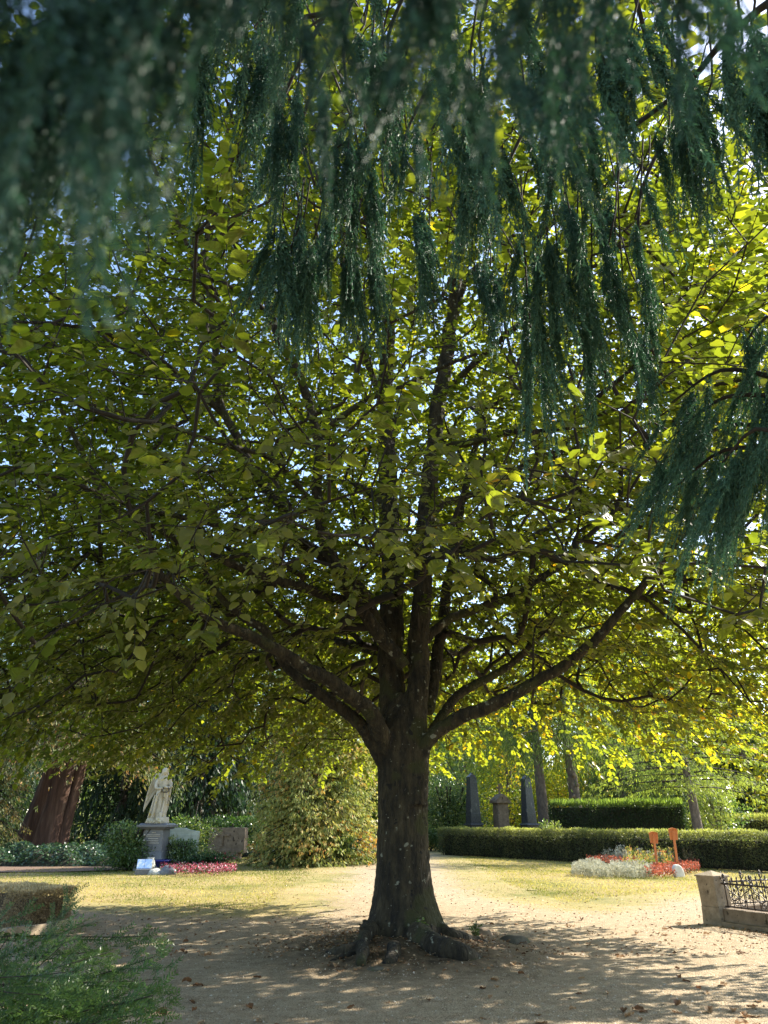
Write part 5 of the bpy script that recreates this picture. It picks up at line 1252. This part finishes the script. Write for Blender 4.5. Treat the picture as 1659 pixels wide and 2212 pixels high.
# ---- right flower bed
def spiky(name, label, poly, n_pl, h0_, h1_, per, L, asp, m, mean, sd=.2, spread=.09):
    poly = np.array(poly); x = rng.uniform(poly[:, 0].min(), poly[:, 0].max(), n_pl * 6); y = rng.uniform(poly[:, 1].min(), poly[:, 1].max(), n_pl * 6); k = inpoly(x, y, poly); x, y = x[k][:n_pl], y[k][:n_pl]
    k = len(x); H_ = rng.uniform(h0_, h1_, k); t = rng.uniform(0.05, 1, (k, per)); a = rng.uniform(0, 6.28, (k, per))
    C = np.stack([x[:, None] + np.cos(a) * spread * (1 - t * .6), y[:, None] + np.sin(a) * spread * (1 - t * .6), H_[:, None] * t], -1).reshape(-1, 3)
    A = norm(np.stack([np.cos(a) * .7, np.sin(a) * .7, np.full(a.shape, .9)], -1).reshape(-1, 3) + rng.normal(0, .3, (k * per, 3))); S = norm(np.cross(A, rand_dir(k * per))); l = L * rng.uniform(.6, 1.3, k * per)
    V, F = quads(C, A, S, l, l * asp); o = mesh_np(name, V, F, M[m], tint=np.clip(mean + rng.normal(0, sd, k * per) + .2 * (t.ravel() - .5), 0, 1)); tag(o, label, 'flowers'); o['kind'] = 'stuff'; return o
spiky('dusty_miller', 'silver white foliage plants along the left and front of the right flower bed', gpoly((1237, 1884), (1240, 1893), (1300, 1897), (1400, 1900), (1412, 1888), (1400, 1876), (1310, 1884), (1290, 1872), (1262, 1874)), 270, .16, .32, 70, .07, .45, 'silver', .55)
spiky('tall_silver_plants', 'taller silver white plants in the middle of the right flower bed', gpoly((1300, 1868), (1400, 1876), (1470, 1874), (1465, 1862), (1310, 1862)), 95, .30, .70, 90, .075, .4, 'silver', .6)
spiky('snapdragons', 'yellow green flower stalks around the orange wooden markers', gpoly((1345, 1882), (1400, 1890), (1490, 1876), (1492, 1866), (1350, 1868)), 80, .40, .75, 60, .07, .4, 'snap', .5, .3, .07)
flower_mass('red_begonias', 'orange red begonias around the small white stone in the right flower bed', gpoly((1393, 1884), (1396, 1898), (1425, 1900), (1462, 1894), (1512, 1886), (1514, 1876), (1480, 1872), (1430, 1880)), 5200, .05, lambda x, y: .24 + .05 * np.sin(x * 9), 'redfl', .62)
flower_mass('red_begonias', 'narrow strip of orange red begonias behind the silver plants', gpoly((1268, 1872), (1300, 1876), (1380, 1879), (1385, 1871), (1300, 1867), (1270, 1868)), 1300, .045, lambda x, y: .34 + .04 * np.sin(x * 9), 'redfl', .66)
spiky('dry_twigs', 'small tan dry plant at the right end of the flower bed', gpoly((1484, 1874), (1500, 1876), (1506, 1870), (1488, 1868)), 5, .45, .6, 60, .22, .06, 'dead', .6)
def marker(u, v, h, lean, label):
    e = empty('grave_marker', G(u, v), R(-14), label, 'grave marker')
    e.rotation_euler = (0, R(lean), R(-14))
    box_part('post', e, -.038, .038, -.035, .035, -.1, h - .07, 'orange', bevel=.006)
    top = [(-.15 + .30 * i / 8, h - .02 + .055 * math.sin(math.pi * i / 8)) for i in range(9)]
    outline_part('head_board', e, [(-.125, h - .32), (.125, h - .32)] + top[::-1], .036, .062, 'orange', .004)
    outline_part('roof_strip', e, [(x * 1.04, z + .004) for x, z in top] + [(x * 1.04, z + .026) for x, z in top[::-1]], -.02, .12, 'orange', .003)
    outline_part('brace', e, [(-.05, h - .10), (.0, h - .03), (.05, h - .10)], -.05, .034, 'orange', .003)
marker(1421, 1882, 1.18, 1.5, 'shorter orange wooden grave marker, left of the pair in the flower bed')
marker(1466, 1884, 1.30, 1.0, 'taller orange wooden grave marker directly behind the small white stone')
ws = empty('white_gravestone', G(1467, 1893), R(20), 'small white rounded gravestone among the red begonias', 'headstone')
outline_part('stone', ws, [(-.16, -.03), (.18, -.03), (.16, .14), (.10, .27), (.0, .33), (-.12, .32), (-.19, .24), (-.19, .10)], -.07, .07, 'white_stone', .025, True)

# ================================================================ GRAVE ENCLOSURE AT RIGHT
CR = np.array(G(1558, 1998)[:2]); u1 = np.array([.89, .455]); u1 /= np.linalg.norm(u1); u2 = np.array([.455, -.89]); u2 /= np.linalg.norm(u2)
rz = math.atan2(u1[1], u1[0])
pc = CR + u1 * .17 - u2 * .17
def pier(c, label):
    e = empty('stone_pier', (c[0], c[1], 0), rz, label, 'pier')
    box_part('base', e, -.185, .185, -.185, .185, -.06, .25, 'pier', .012, bevel=.01, rgh=.006)
    box_part('shaft', e, -.165, .165, -.165, .165, .25, .69, 'pier', -.014, bevel=.008, rgh=.005)
    bm = bmesh.new(); s = .195; v = [bm.verts.new(p) for p in ((-s, -s, .69), (s, -s, .69), (s, s, .69), (-s, s, .69), (-s, -s, .715), (s, -s, .715), (s, s, .715), (-s, s, .715), (0, 0, .785))]
    for f in ((3, 2, 1, 0), (0, 1, 5, 4), (1, 2, 6, 5), (2, 3, 7, 6), (3, 0, 4, 7), (4, 5, 8), (5, 6, 8), (6, 7, 8), (7, 4, 8)): bm.faces.new([v[i] for i in f])
    bm_obj('cap', bm, M['pier'], e)
pier(pc, 'squat weathered stone pier with pyramid top, at the near left corner of the iron railing')
pc2 = pc + u1 * 2.75; pier(pc2, 'stone pier at the far end of the railing, at the right edge')
def wall_run(c, d, L0, L1, name, label):
    a = math.atan2(d[1], d[0]); e = empty(name, (c[0], c[1], 0), a, label, 'kerb wall')
    k = L0; i = 0
    while k < L1:
        w_ = min(.78, L1 - k); box_part('stone_block', e, k + .004, k + w_ - .004, -.09, .09, -.05, .235, 'stone', .0, bevel=.01, rgh=.005); k += w_
    box_part('footing', e, L0, L1, -.21, -.094, -.05, .05, 'stone', .01, bevel=.01, rgh=.006)
    return e
side = wall_run(pc, u2, .19, 4.2, 'kerb_wall', 'low brown stone kerb wall carrying the near iron railing')
wall_run(pc, u1, .19, 2.56, 'kerb_wall', 'low stone kerb wall between the two stone piers')
def scroll(cx, cz, r0, turns, dirn, start):
    t = np.linspace(0, 1, 26); a = start + dirn * t * turns * 2 * np.pi; r = r0 * (1 - .78 * t)
    return np.stack([cx + r * np.cos(a), np.zeros(26), cz + r * np.sin(a)], 1)
def fence(c, d, L0, L1, label):
    a = math.atan2(d[1], d[0]); e = empty('iron_railing', (c[0], c[1], 0), a, label, 'railing')
    V, F = tube([(L0 - .02, 0, .60), (L1, 0, .60)], .014, 8); mesh_np('top_rail', V, F, M['iron'], e, smooth=True)
    V, F = tube([(L0 - .02, 0, .265), (L1, 0, .265)], .010, 8); mesh_np('bottom_rail', V, F, M['iron'], e, smooth=True)
    nb_ = int((L1 - L0) / .125)
    for i in range(nb_ + 1):
        x = L0 + .03 + i * .125; tall = i % 4 == 0
        h = .74 if tall else .66
        prof = [(x, 0, .245), (x, 0, .62), (x, 0, h - .05)]
        V, F = tube(prof, .0105 if tall else .007, 6); pr2 = [(V, F)]
        # finial: knob, collar and spear
        zz = np.array([0, .008, .018, .03, .04, .052, .075]) + h - .05; rr = np.array([.008, .022, .014, .02, .018, .010, .002]) * (1.15 if tall else .8)
        pr2.append(tube(np.column_stack([np.full(7, x), np.zeros(7), zz]), rr, 8))
        if tall:
            pr2.append(tube(np.column_stack([np.full(5, x), np.zeros(5), np.array([.57, .585, .60, .615, .63])]), [.010, .024, .028, .024, .01], 8))
            for sgn in (-1, 1):
                pr2.append(tube(smooth_path([(x, 0, .63), (x + sgn * .035, -.01, .66), (x + sgn * .05, -.015, .69), (x + sgn * .03, -.02, .70)], .012), [.008, .007, .006, .005, .004][0], 6))
        V, F = join(pr2); mesh_np('bar', V, F, M['iron'], e, smooth=True)
        if tall and x + .5 <= L1 + .1:
            m_ = x + .25
            for sgn in (-1, 1):
                s1 = scroll(m_ + sgn * .055, .325, .052, 1.25, -sgn, math.pi / 2)
                V1_, F1_ = tube(s1, np.linspace(.0085, .006, 26), 6)
                V2_, F2_ = tube(smooth_path([(m_ + sgn * .055, 0, .377), (m_ + sgn * .02, 0, .40), (m_ + sgn * .10, 0, .47), (m_ + sgn * .19, 0, .52), (m_ + sgn * .235, 0, .575)], .02), .0075, 6)
                s3 = scroll(m_ + sgn * .15, .44, .04, 1.1, sgn, -math.pi / 2)
                V3_, F3_ = tube(s3, np.linspace(.008, .005, 26), 6)
                V, F = join([(V1_, F1_), (V2_, F2_), (V3_, F3_)]); mesh_np('scroll', V, F, M['iron'], e, smooth=True)
            lv_ = []
            for (lx, lz, la_) in ((0, .43, 1.57), (-.05, .50, 2.2), (.05, .50, .9), (-.09, .36, 2.8), (.09, .36, .3), (0, .52, 1.57)):
                dx_, dz_ = math.cos(la_), math.sin(la_); c_ = np.array([m_ + lx, 0, lz])
                pth = np.array([c_, c_ + np.array([dx_ * .02, -.008, dz_ * .02]), c_ + np.array([dx_ * .045, -.010, dz_ * .045]), c_ + np.array([dx_ * .065, 0, dz_ * .065])])
                lv_.append(tube(pth, [.004, .018, .014, .002], 8))
            V, F = join(lv_); tag(mesh_np('iron_leaves', V, F, M['iron'], e, smooth=True), kind='stuff')
fence(pc, u2, .20, 4.2, 'ornate wrought iron railing with scrolls, running towards the viewer from the near pier')
fence(pc, u1, .20, 2.56, 'ornate wrought iron railing between the two stone piers, farther from the viewer')
gs = empty('grave_slab', pc + np.array([0, 0]) + u1 * 1.35 + u2 * 1.9 if False else (*(pc + u1 * 1.45 + u2 * 1.7), 0), rz, 'pale stone grave slab lying inside the iron railing', 'grave slab')
box_part('frame_stone', gs, -.75, .75, -1.1, 1.1, 0, .16, 'white_stone', .02, bevel=.02, rgh=.004)
box_part('lid', gs, -.58, .58, -.92, .92, .16, .24, 'white_stone', .02, bevel=.02, rgh=.004)
# kerb stones of the left plot
ks = empty('grave_kerb', (*G(150, 2000)[:2], 0), 0, 'row of rough pale kerb stones in front of the dead hedge', 'kerb')
k0 = np.array(G(152, 2001)[:2]); k1 = np.array(G(-30, 2032)[:2]); dk = k1 - k0; L_ = np.linalg.norm(dk); dk = dk / L_
q = .0; i = 0
while q < L_:
    w_ = (.17, .42, .38, .45, .4, .45, .4)[i % 7]
    o = box_part('kerb_stone', ks, 0, w_ - .012, 0, .14, -.05, .11 + .02 * (i % 2), 'pier', .01, bevel=.02, rgh=.014, rs=7)
    p = k0 + dk * q - np.array(G(150, 2000)[:2]); o.location = (p[0], p[1], 0); o.rotation_euler = (0, 0, math.atan2(dk[1], dk[0]) + rng.normal(0, .03))
    q += w_; i += 1

# ================================================================ YEW IN THE NEAR LEFT CORNER
def yew_shoot(seed):
    r = np.random.default_rng(seed); C, A, S, L, T_ = [], [], [], [], []; seg = []
    def sh(p0, d, ln, lvl):
        n_ = int(ln / .013); sag = .25
        side0 = np.cross(d, [0, 0, 1.]); side0 /= np.linalg.norm(side0)
        p = np.array(p0, float); dd = np.array(d, float); st = ln / n_
        for i in range(n_):
            q_ = p + dd * st; seg.append((p.copy(), q_.copy(), .0028 * (1 - i / n_ * .7) / (lvl + 1) ** .4))
            dd = dd + np.array([0, 0, -sag * st]) + r.normal(0, .008, 3); dd /= np.linalg.norm(dd)
            for s_ in (-1, 1):
                a_ = side0 * s_ * .85 + dd * .65 + np.array([0, 0, r.uniform(-.25, .55)]) + r.normal(0, .12, 3); a_ /= np.linalg.norm(a_)
                C.append(q_); A.append(a_); L.append(.027 * r.uniform(.75, 1.15) * min(1, .55 + 3.0 * (1 - i / n_))); T_.append(.40 + .35 * (i / n_) ** 2 + r.normal(0, .1))
            p = q_
            if lvl < 1 and i > 4 and i % 6 == 0 and i < n_ - 4:
                s_ = 1 if (i // 6) % 2 else -1; d2 = side0 * s_ * .7 + dd * .8; d2 /= np.linalg.norm(d2)
                sh(p, d2, ln * r.uniform(.28, .45) * (1.1 - i / n_ * .6), lvl + 1)
    sh((0, 0, 0), (1, 0, .05), r.uniform(.38, .5), 0)
    C, A = np.array(C), np.array(A); S_ = frame(A, norm(np.array([0, 0, 1.]) + r.normal(0, .2, C.shape))); L = np.array(L)
    V, F = quads(C, A, S_, L, np.full(len(L), .0085)); 
    sg = np.array([(*a, *b, w_) for a, b, w_ in seg]); V2_, F2_ = prisms(sg[:, :3], sg[:, 3:6], sg[:, 6], sg[:, 6] * .9, 3)
    Vj, Fj = join([(V, F), (V2_, F2_)]); t_ = np.concatenate([np.clip(T_, 0, 1), np.full(len(F2_[0]), .35)])
    o = mesh_np('shoot', Vj, Fj, M['yew'], tint=t_); me = o.data; bpy.data.objects.remove(o); return me
YS = [yew_shoot(i) for i in range(6)]
yb = np.array([-2.55, 3.25, 0.0])
yw = empty('yew_shrub', yb, 0, 'feathery green yew branches reaching in from the lower left corner', 'shrub')
def orient(d, up=(0, 0, 1)):
    d = Vector(d).normalized(); s = Vector(up).cross(d).normalized(); u_ = d.cross(s); return Matrix((d, s, u_)).transposed().to_4x4()
arms = []
cntS = 0
targets = []
for k in range(34):      # main arms: end points seen in the lower left
    u = random.uniform(-160, 330); vmin = np.interp(u, [-160, 0, 60, 130, 200, 260, 330], [2010, 2055, 2060, 2065, 2095, 2125, 2160])
    v = random.uniform(vmin + 15, 2300); D_ = random.uniform(3.0, 4.2)
    targets.append(PD(u, v, D_))
for (u, v, D_) in ((134, 1972, 3.9), (165, 2012, 3.8), (318, 2022, 3.8), (345, 2062, 3.7), (255, 2050, 3.6), (62, 2012, 3.7), (345, 2115, 3.5), (330, 2150, 3.3), (210, 2055, 3.9), (20, 2020, 3.5), (300, 2190, 3.2), (240, 2200, 3.1)):
    targets.append(PD(u, v, D_))
for t in targets:
    st_ = yb + np.array([random.uniform(-.5, .9), random.uniform(-.4, .5), random.uniform(.0, .5)])
    d = t - st_; ln = np.linalg.norm(d); mid_ = (st_ + t) / 2 + np.array([0, 0, .12 * ln])
    pth = smooth_path([st_, mid_, t], .08) - yb
    arms.append(tube(pth, np.linspace(.005, .0015, len(pth)), 6))
    dirs = norm(np.gradient(pth, axis=0))
    k = len(pth) - 1; first = True
    while k > len(pth) * .30 and cntS < 300:
        dd = dirs[k] * .9 + rng.normal(0, .12, 3); 
        if not first:
            sd_ = np.cross(dirs[k], [0, 0, 1.]); dd = dirs[k] * .7 + sd_ * random.choice((-1, 1)) * .75 + np.array([0, 0, -.1]) + rng.normal(0, .1, 3)
        s_ = random.uniform(.55, .95); ln_ = .42 * s_
        p_ = pth[k] - (dirs[k] * ln_ * .85 if first else 0)
        o = bpy.data.objects.new('shoot', YS[cntS % 6]); link(o, yw); o.matrix_basis = Matrix.Translation(Vector(p_)) @ orient(dd, (rng.normal(.1, .35), rng.normal(-.75, .35), 1)) @ Matrix.Scale(s_, 4); cntS += 1
        first = False; k -= 2 if k > len(pth) * .7 else 3
V, F = join(arms); tag(mesh_np('branches', V, F, M['twig'], yw, smooth=True), kind='stuff')
# thick inner foliage
n = 9000
C = np.column_stack([rng.normal(-.1, .33, n), rng.normal(.0, .33, n), rng.uniform(0, .62, n)]); A = norm(rng.normal(size=(n, 3)) + [.4, 0, .3]); S = norm(np.cross(A, rand_dir(n)))
V, F = quads(C, A, S, rng.uniform(.02, .045, n), np.full(n, .005)); tag(mesh_np('inner_needles', V, F, M['yew'], yw, tint=np.clip(rng.normal(.3, .2, n), 0, 1)), kind='stuff')

# ================================================================ WEEPING CONIFER OVERHEAD
def frond(seed, ln, width, dens=1.0, shade=0.0):
    r = np.random.default_rng(seed); P0, P1, W0, T_ = [], [], [], []
    nst = max(2, int(width / .014))
    for s_ in range(nst):
        x0 = r.uniform(-.5, .5) * width * .25; xe = r.uniform(-.5, .5) * width * .8; y0 = r.uniform(-.02, .02); ye = r.uniform(-.3, .3) * width
        l_ = ln * r.uniform(.35, 1.0) ** .8; n_ = int(l_ / .012); top = r.uniform(0, .25) * ln * (s_ > 0)
        for i in range(n_):
            a = i / n_; c = np.array([x0 + (xe - x0) * a ** .8, y0 + (ye - y0) * a, -top - l_ * a]); cn = np.array([x0 + (xe - x0) * ((i + 1) / n_) ** .8, y0 + (ye - y0) * (i + 1) / n_, -top - l_ * (i + 1) / n_])
            P0.append(c); P1.append(cn); W0.append(.0026); T_.append(.25)
            if r.uniform() < dens:
                az = r.uniform(0, 6.28); sl_ = r.uniform(.02, .06) * (1.15 - .8 * a)
                d = np.array([math.cos(az) * (.45 - .25 * a), math.sin(az) * (.45 - .25 * a), -1.0]); d /= np.linalg.norm(d)
                e_ = c + d * sl_; P0.append(c); P1.append(e_); W0.append(.0034); tt = np.clip(.5 + r.normal(0, .15) + .15 * a, 0, .9); T_.append(tt)
                pl = np.cross(d, r.normal(size=3)); pl /= np.linalg.norm(pl)
                m_ = int(sl_ / .0065)
                for q in range(m_):
                    b_ = c + d * sl_ * (q + .5) / m_; sg = 1 if q % 2 else -1; dd = d * .9 + pl * sg * .5; dd /= np.linalg.norm(dd)
                    P0.append(b_); P1.append(b_ + dd * .013 * r.uniform(.7, 1.3)); W0.append(.0036); T_.append(np.clip(tt + r.normal(0, .08), 0, .92))
    P0, P1, W0 = np.array(P0), np.array(P1), np.array(W0); d = norm(P1 - P0); S_ = norm(np.cross(d, norm(r.normal(size=P0.shape)))) * W0[:, None] * .5
    V = np.stack([P0 - S_, P0 + S_, P1 + S_ * .7, P1 - S_ * .7], 1).reshape(-1, 3); F = np.arange(len(P0) * 4).reshape(-1, 4)
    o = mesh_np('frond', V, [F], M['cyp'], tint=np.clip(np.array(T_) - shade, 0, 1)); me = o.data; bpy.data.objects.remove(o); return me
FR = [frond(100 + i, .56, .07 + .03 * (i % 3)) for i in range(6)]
FRd = [frond(300 + i, .46, .12, shade=.34) for i in range(4)]  # near fronds: shade painted into the leaves by lowering the tint
FRs = [frond(200 + i, .26, .05) for i in range(3)]
wc = empty('weeping_cypress', (3.4, -.6, 0), 0, 'weeping conifer whose dark blue green fronds hang across the top of the view', 'tree')
wb = np.array([3.4, -.6, 0])
trunk_part(wc, (0, 0, -.05), (-.1, .2, 9.0), .30, .08, M['redbark'], ribs=.08)
curt = [  # u0, u1, v_top, v_bottom, distance, fronds
 (600, 640, 150, 500, 3.0, 9), (590, 700, 470, 750, 3.0, 17), (640, 720, 440, 690, 3.2, 8), (700, 800, 260, 560, 2.9, 11), (745, 805, 520, 760, 3.0, 9), (815, 840, 300, 690, 3.2, 6), (885, 925, 430, 700, 3.3, 7),
 (850, 900, 250, 460, 3.0, 4), (430, 600, 30, 330, 2.8, 14), (760, 880, 60, 330, 2.7, 10), (1130, 1195, 470, 960, 2.8, 15), (1210, 1290, 420, 880, 3.0, 13), (1290, 1400, 380, 900, 3.1, 15), (1375, 1385, 600, 950, 3.1, 3),
 (1020, 1110, 560, 750, 3.4, 8), (1000, 1300, 200, 560, 2.6, 20), (1050, 1440, 0, 360, 2.5, 20), (1400, 1560, 120, 480, 2.7, 14), (1570, 1670, 0, 520, 2.3, 12), (940, 1060, 60, 500, 2.2, 9), (200, 330, 20, 210, 2.8, 5), (350, 1000, -150, 120, 2.5, 22)]
allc = []; stems_ = []
def hang(u, v, D_, s_, meshes, tilt=.12, yaw=None):
    p = PD(u, v, D_) - wb; o = bpy.data.objects.new('frond', meshes[random.randrange(len(meshes))]); link(o, wc)
    o.location = Vector(p); o.rotation_euler = (random.gauss(0, tilt), random.gauss(0, tilt), random.uniform(0, 6.28) if yaw is None else yaw); o.scale = (s_, s_, s_ * random.uniform(.85, 1.1)); return p
nfr = 0
for (u0_, u1_, va, vb, D_, k) in curt:
    for q in range(k):
        u = random.uniform(u0_, u1_); fl = .40 * 1500 / D_ * .80
        lo_ = vb - fl * random.uniform(.95, 1.25); v = va + (lo_ - va) * (q + random.random()) / k if lo_ > va else va
        p = hang(u, v, D_ * random.uniform(.95, 1.06), random.uniform(.8, 1.05), FR if (u1_ - u0_) > 30 else FRs); nfr += 1
        if q % 3 == 0:
            topv = va - 40; t_ = PD(u + random.uniform(-30, 30), topv, D_ * 1.02) - wb
            stems_.append(tube(smooth_path([t_ + [0, 0, .12], (t_ + p) / 2 + rng.normal(0, .02, 3), p], .06), .0035, 5))
    a_ = PD((u0_ + u1_) / 2, va - 40, D_) - wb; 
    allc.append(a_)
# boughs carrying them, coming from the trunk at the right
def bough(pts, r0, r1):
    q = smooth_path(pts, .08); stems_.append(tube(q, np.linspace(r0, r1, len(q)), 8))
for (tv, zc) in (((1560, 90, 2.4), 3.9), ):
    bough([(0, 0, 3.6), (-.9, 1.1, 4.2), PD(1640, 20, 2.5) - wb, PD(1560, 90, 2.6) - wb, PD(1480, 190, 2.7) - wb, PD(1400, 250, 2.8) - wb, PD(1330, 300, 2.9) - wb], .03, .008)
bough([(0, 0, 4.4), (-1.0, 1.6, 4.9), PD(1300, -120, 2.9) - wb, PD(1000, -90, 2.9) - wb, PD(800, -30, 3.0) - wb, PD(700, 30, 3.0) - wb, PD(560, 40, 2.9) - wb, PD(430, 35, 2.8) - wb, PD(330, -20, 2.7) - wb], .04, .005)
bough([PD(800, -40, 3.0) - wb, PD(650, 70, 2.9) - wb, PD(520, 120, 2.8) - wb], .006, .003)
bough([PD(1370, -20, 2.6) - wb, PD(1400, 100, 2.6) - wb, PD(1420, 190, 2.7) - wb], .007, .005)
bough([PD(820, 240, 3.2) - wb, PD(790, 310, 3.2) - wb, PD(760, 350, 3.2) - wb, PD(740, 380, 3.2) - wb], .007, .005)
for a_ in allc:
    hi = np.array(a_) + np.array([random.uniform(-.1, .1), random.uniform(-.1, .1), .35])
    bough([hi + [.2, -.2, .35], hi, a_], .010, .005)
# drooping bough at the right, mid height
def droopy(u_tip, v_tip, u_base, v_base, D_, k):
    a = PD(u_base, v_base, D_) - wb; b_ = PD(u_tip, v_tip, D_ * 1.03) - wb; m_ = (a + b_) / 2 + [0, 0, .10]
    pth = smooth_path([a, m_, b_], .05); stems_.append(tube(pth, np.linspace(.012, .003, len(pth)), 6))
    for q in range(k):
        i = int(len(pth) * random.uniform(.05, 1)) % len(pth); o = bpy.data.objects.new('frond', FR[random.randrange(6)]); link(o, wc)
        p = pth[i] + rng.normal(0, .02, 3); o.location = Vector(p); d = (b_ - a) / np.linalg.norm(b_ - a)
        o.rotation_euler = (random.gauss(0, .2), random.uniform(.15, .65), math.atan2(d[1], d[0]) + math.pi * 0 + random.gauss(0, .3)); o.rotation_euler[1] = -random.uniform(.1, .6)
        s_ = random.uniform(.65, .95); o.scale = (s_, s_, s_)
for a_ in ((1450, 870, 1700, 820, 3.0, 9), (1445, 950, 1720, 860, 2.9, 9), (1440, 1000, 1720, 930, 3.1, 9), (1450, 1060, 1720, 980, 2.9, 9), (1480, 1110, 1720, 1050, 3.0, 9), (1560, 1000, 1740, 960, 2.7, 8), (1600, 760, 1740, 700, 3.0, 8)): droopy(*a_)
bough([(0, 0, 2.6), (-.5, .9, 2.9), PD(1740, 860, 2.9) - wb], .03, .012)
# very near, out of focus fronds
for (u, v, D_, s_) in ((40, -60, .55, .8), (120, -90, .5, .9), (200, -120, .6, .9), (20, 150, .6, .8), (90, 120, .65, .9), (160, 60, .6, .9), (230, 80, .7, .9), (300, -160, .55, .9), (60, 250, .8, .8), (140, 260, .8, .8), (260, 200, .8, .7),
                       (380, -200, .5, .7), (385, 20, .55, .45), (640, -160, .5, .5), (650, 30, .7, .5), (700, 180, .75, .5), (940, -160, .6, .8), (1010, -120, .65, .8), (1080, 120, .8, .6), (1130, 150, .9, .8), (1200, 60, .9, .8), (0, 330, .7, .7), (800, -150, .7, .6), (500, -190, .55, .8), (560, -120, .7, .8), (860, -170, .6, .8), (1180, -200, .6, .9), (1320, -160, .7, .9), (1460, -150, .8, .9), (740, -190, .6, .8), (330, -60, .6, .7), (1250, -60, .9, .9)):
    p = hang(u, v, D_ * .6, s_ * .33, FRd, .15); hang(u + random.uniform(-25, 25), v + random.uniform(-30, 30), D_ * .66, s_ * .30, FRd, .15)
V, F = join(stems_); tag(mesh_np('branches', V, F, M['twig'], wc, smooth=True), kind='stuff')
# the rest of its crown, overhead and to the right
n = 42000
a = rng.uniform(0, 6.28, n); z = rng.uniform(2.6, 10.5, n); rr_ = (5.2 * (1 - ((z - 2.6) / 9.5)) ** .7 + .4) * rng.uniform(.05, 1, n) ** .5
C = np.stack([rr_ * np.cos(a), rr_ * np.sin(a), z], 1)
C = C[(np.sin(C[:, 0] * 2.1) * np.sin(C[:, 1] * 2.3 + 1) * np.sin(C[:, 2] * 1.3) > -.25)]
Wd = C + wb; dv = Wd - np.array([0, 0, EYE]); dz = dv[:, 1] * CP + dv[:, 2] * SP
uu = dv[:, 0] / np.maximum(dz, .05) * 1500 + 829.5; vv = 1106 - (dv[:, 2] * CP - dv[:, 1] * SP) / np.maximum(dz, .05) * 1500
ds = np.linalg.norm(dv, axis=1)
seen = (dz > .05) & (uu > -250) & (uu < 1800) & (vv > -160)
C = C[~seen & (ds > 2.2)]; n = len(C)
A = norm(np.stack([rng.normal(0, .3, n), rng.normal(0, .3, n), -np.ones(n)], 1)); S = norm(np.cross(A, rand_dir(n)))
V, F = quads(C, A, S, rng.uniform(.10, .26, n), rng.uniform(.03, .07, n)); tag(mesh_np('foliage', V, F, M['cyp'], wc, tint=np.clip(rng.normal(.4, .2, n), 0, .95)), kind='stuff')
print('conifer crown', n)

# repeats of one kind share a group phrase
GROUPS = {'obelisk': 'dark obelisks behind the long hedge', 'weeping_spruce': 'weeping spruces behind the hedges', 'dark_conifer': 'dark conifers in the background', 'maple_tree': 'yellowing broadleaf trees in the background',
          'background_tree': 'green broadleaf trees in the background', 'stone_pier': 'stone piers of the grave enclosure', 'grave_marker': 'orange wooden grave markers', 'root_stone': 'stones lying around the foot of the big tree',
          'thuja_tree': 'brown green thujas at the left', 'clipped_hedge': 'clipped yew hedges on the right', 'dead_box_hedge': 'dried out box hedges of the left plot', 'ivy_clump': 'ivy at the foot of the cypress', 'shrub': 'shrubs around the graves',
          'ivy_carpet': 'ivy ground cover', 'kerb_wall': 'kerb walls of the grave enclosure', 'iron_railing': 'wrought iron railings of the grave enclosure', 'rock': 'rocks at the pedestal foot', 'low_shrub': 'low shrubs beside the hedge', 'red_begonias': 'red begonias of the right bed'}
for o in list(scene.objects):
    if o.parent is None and o.get('label') and not o.get('group'):
        g = GROUPS.get(o.name.split('.')[0])
        if g: o['group'] = g
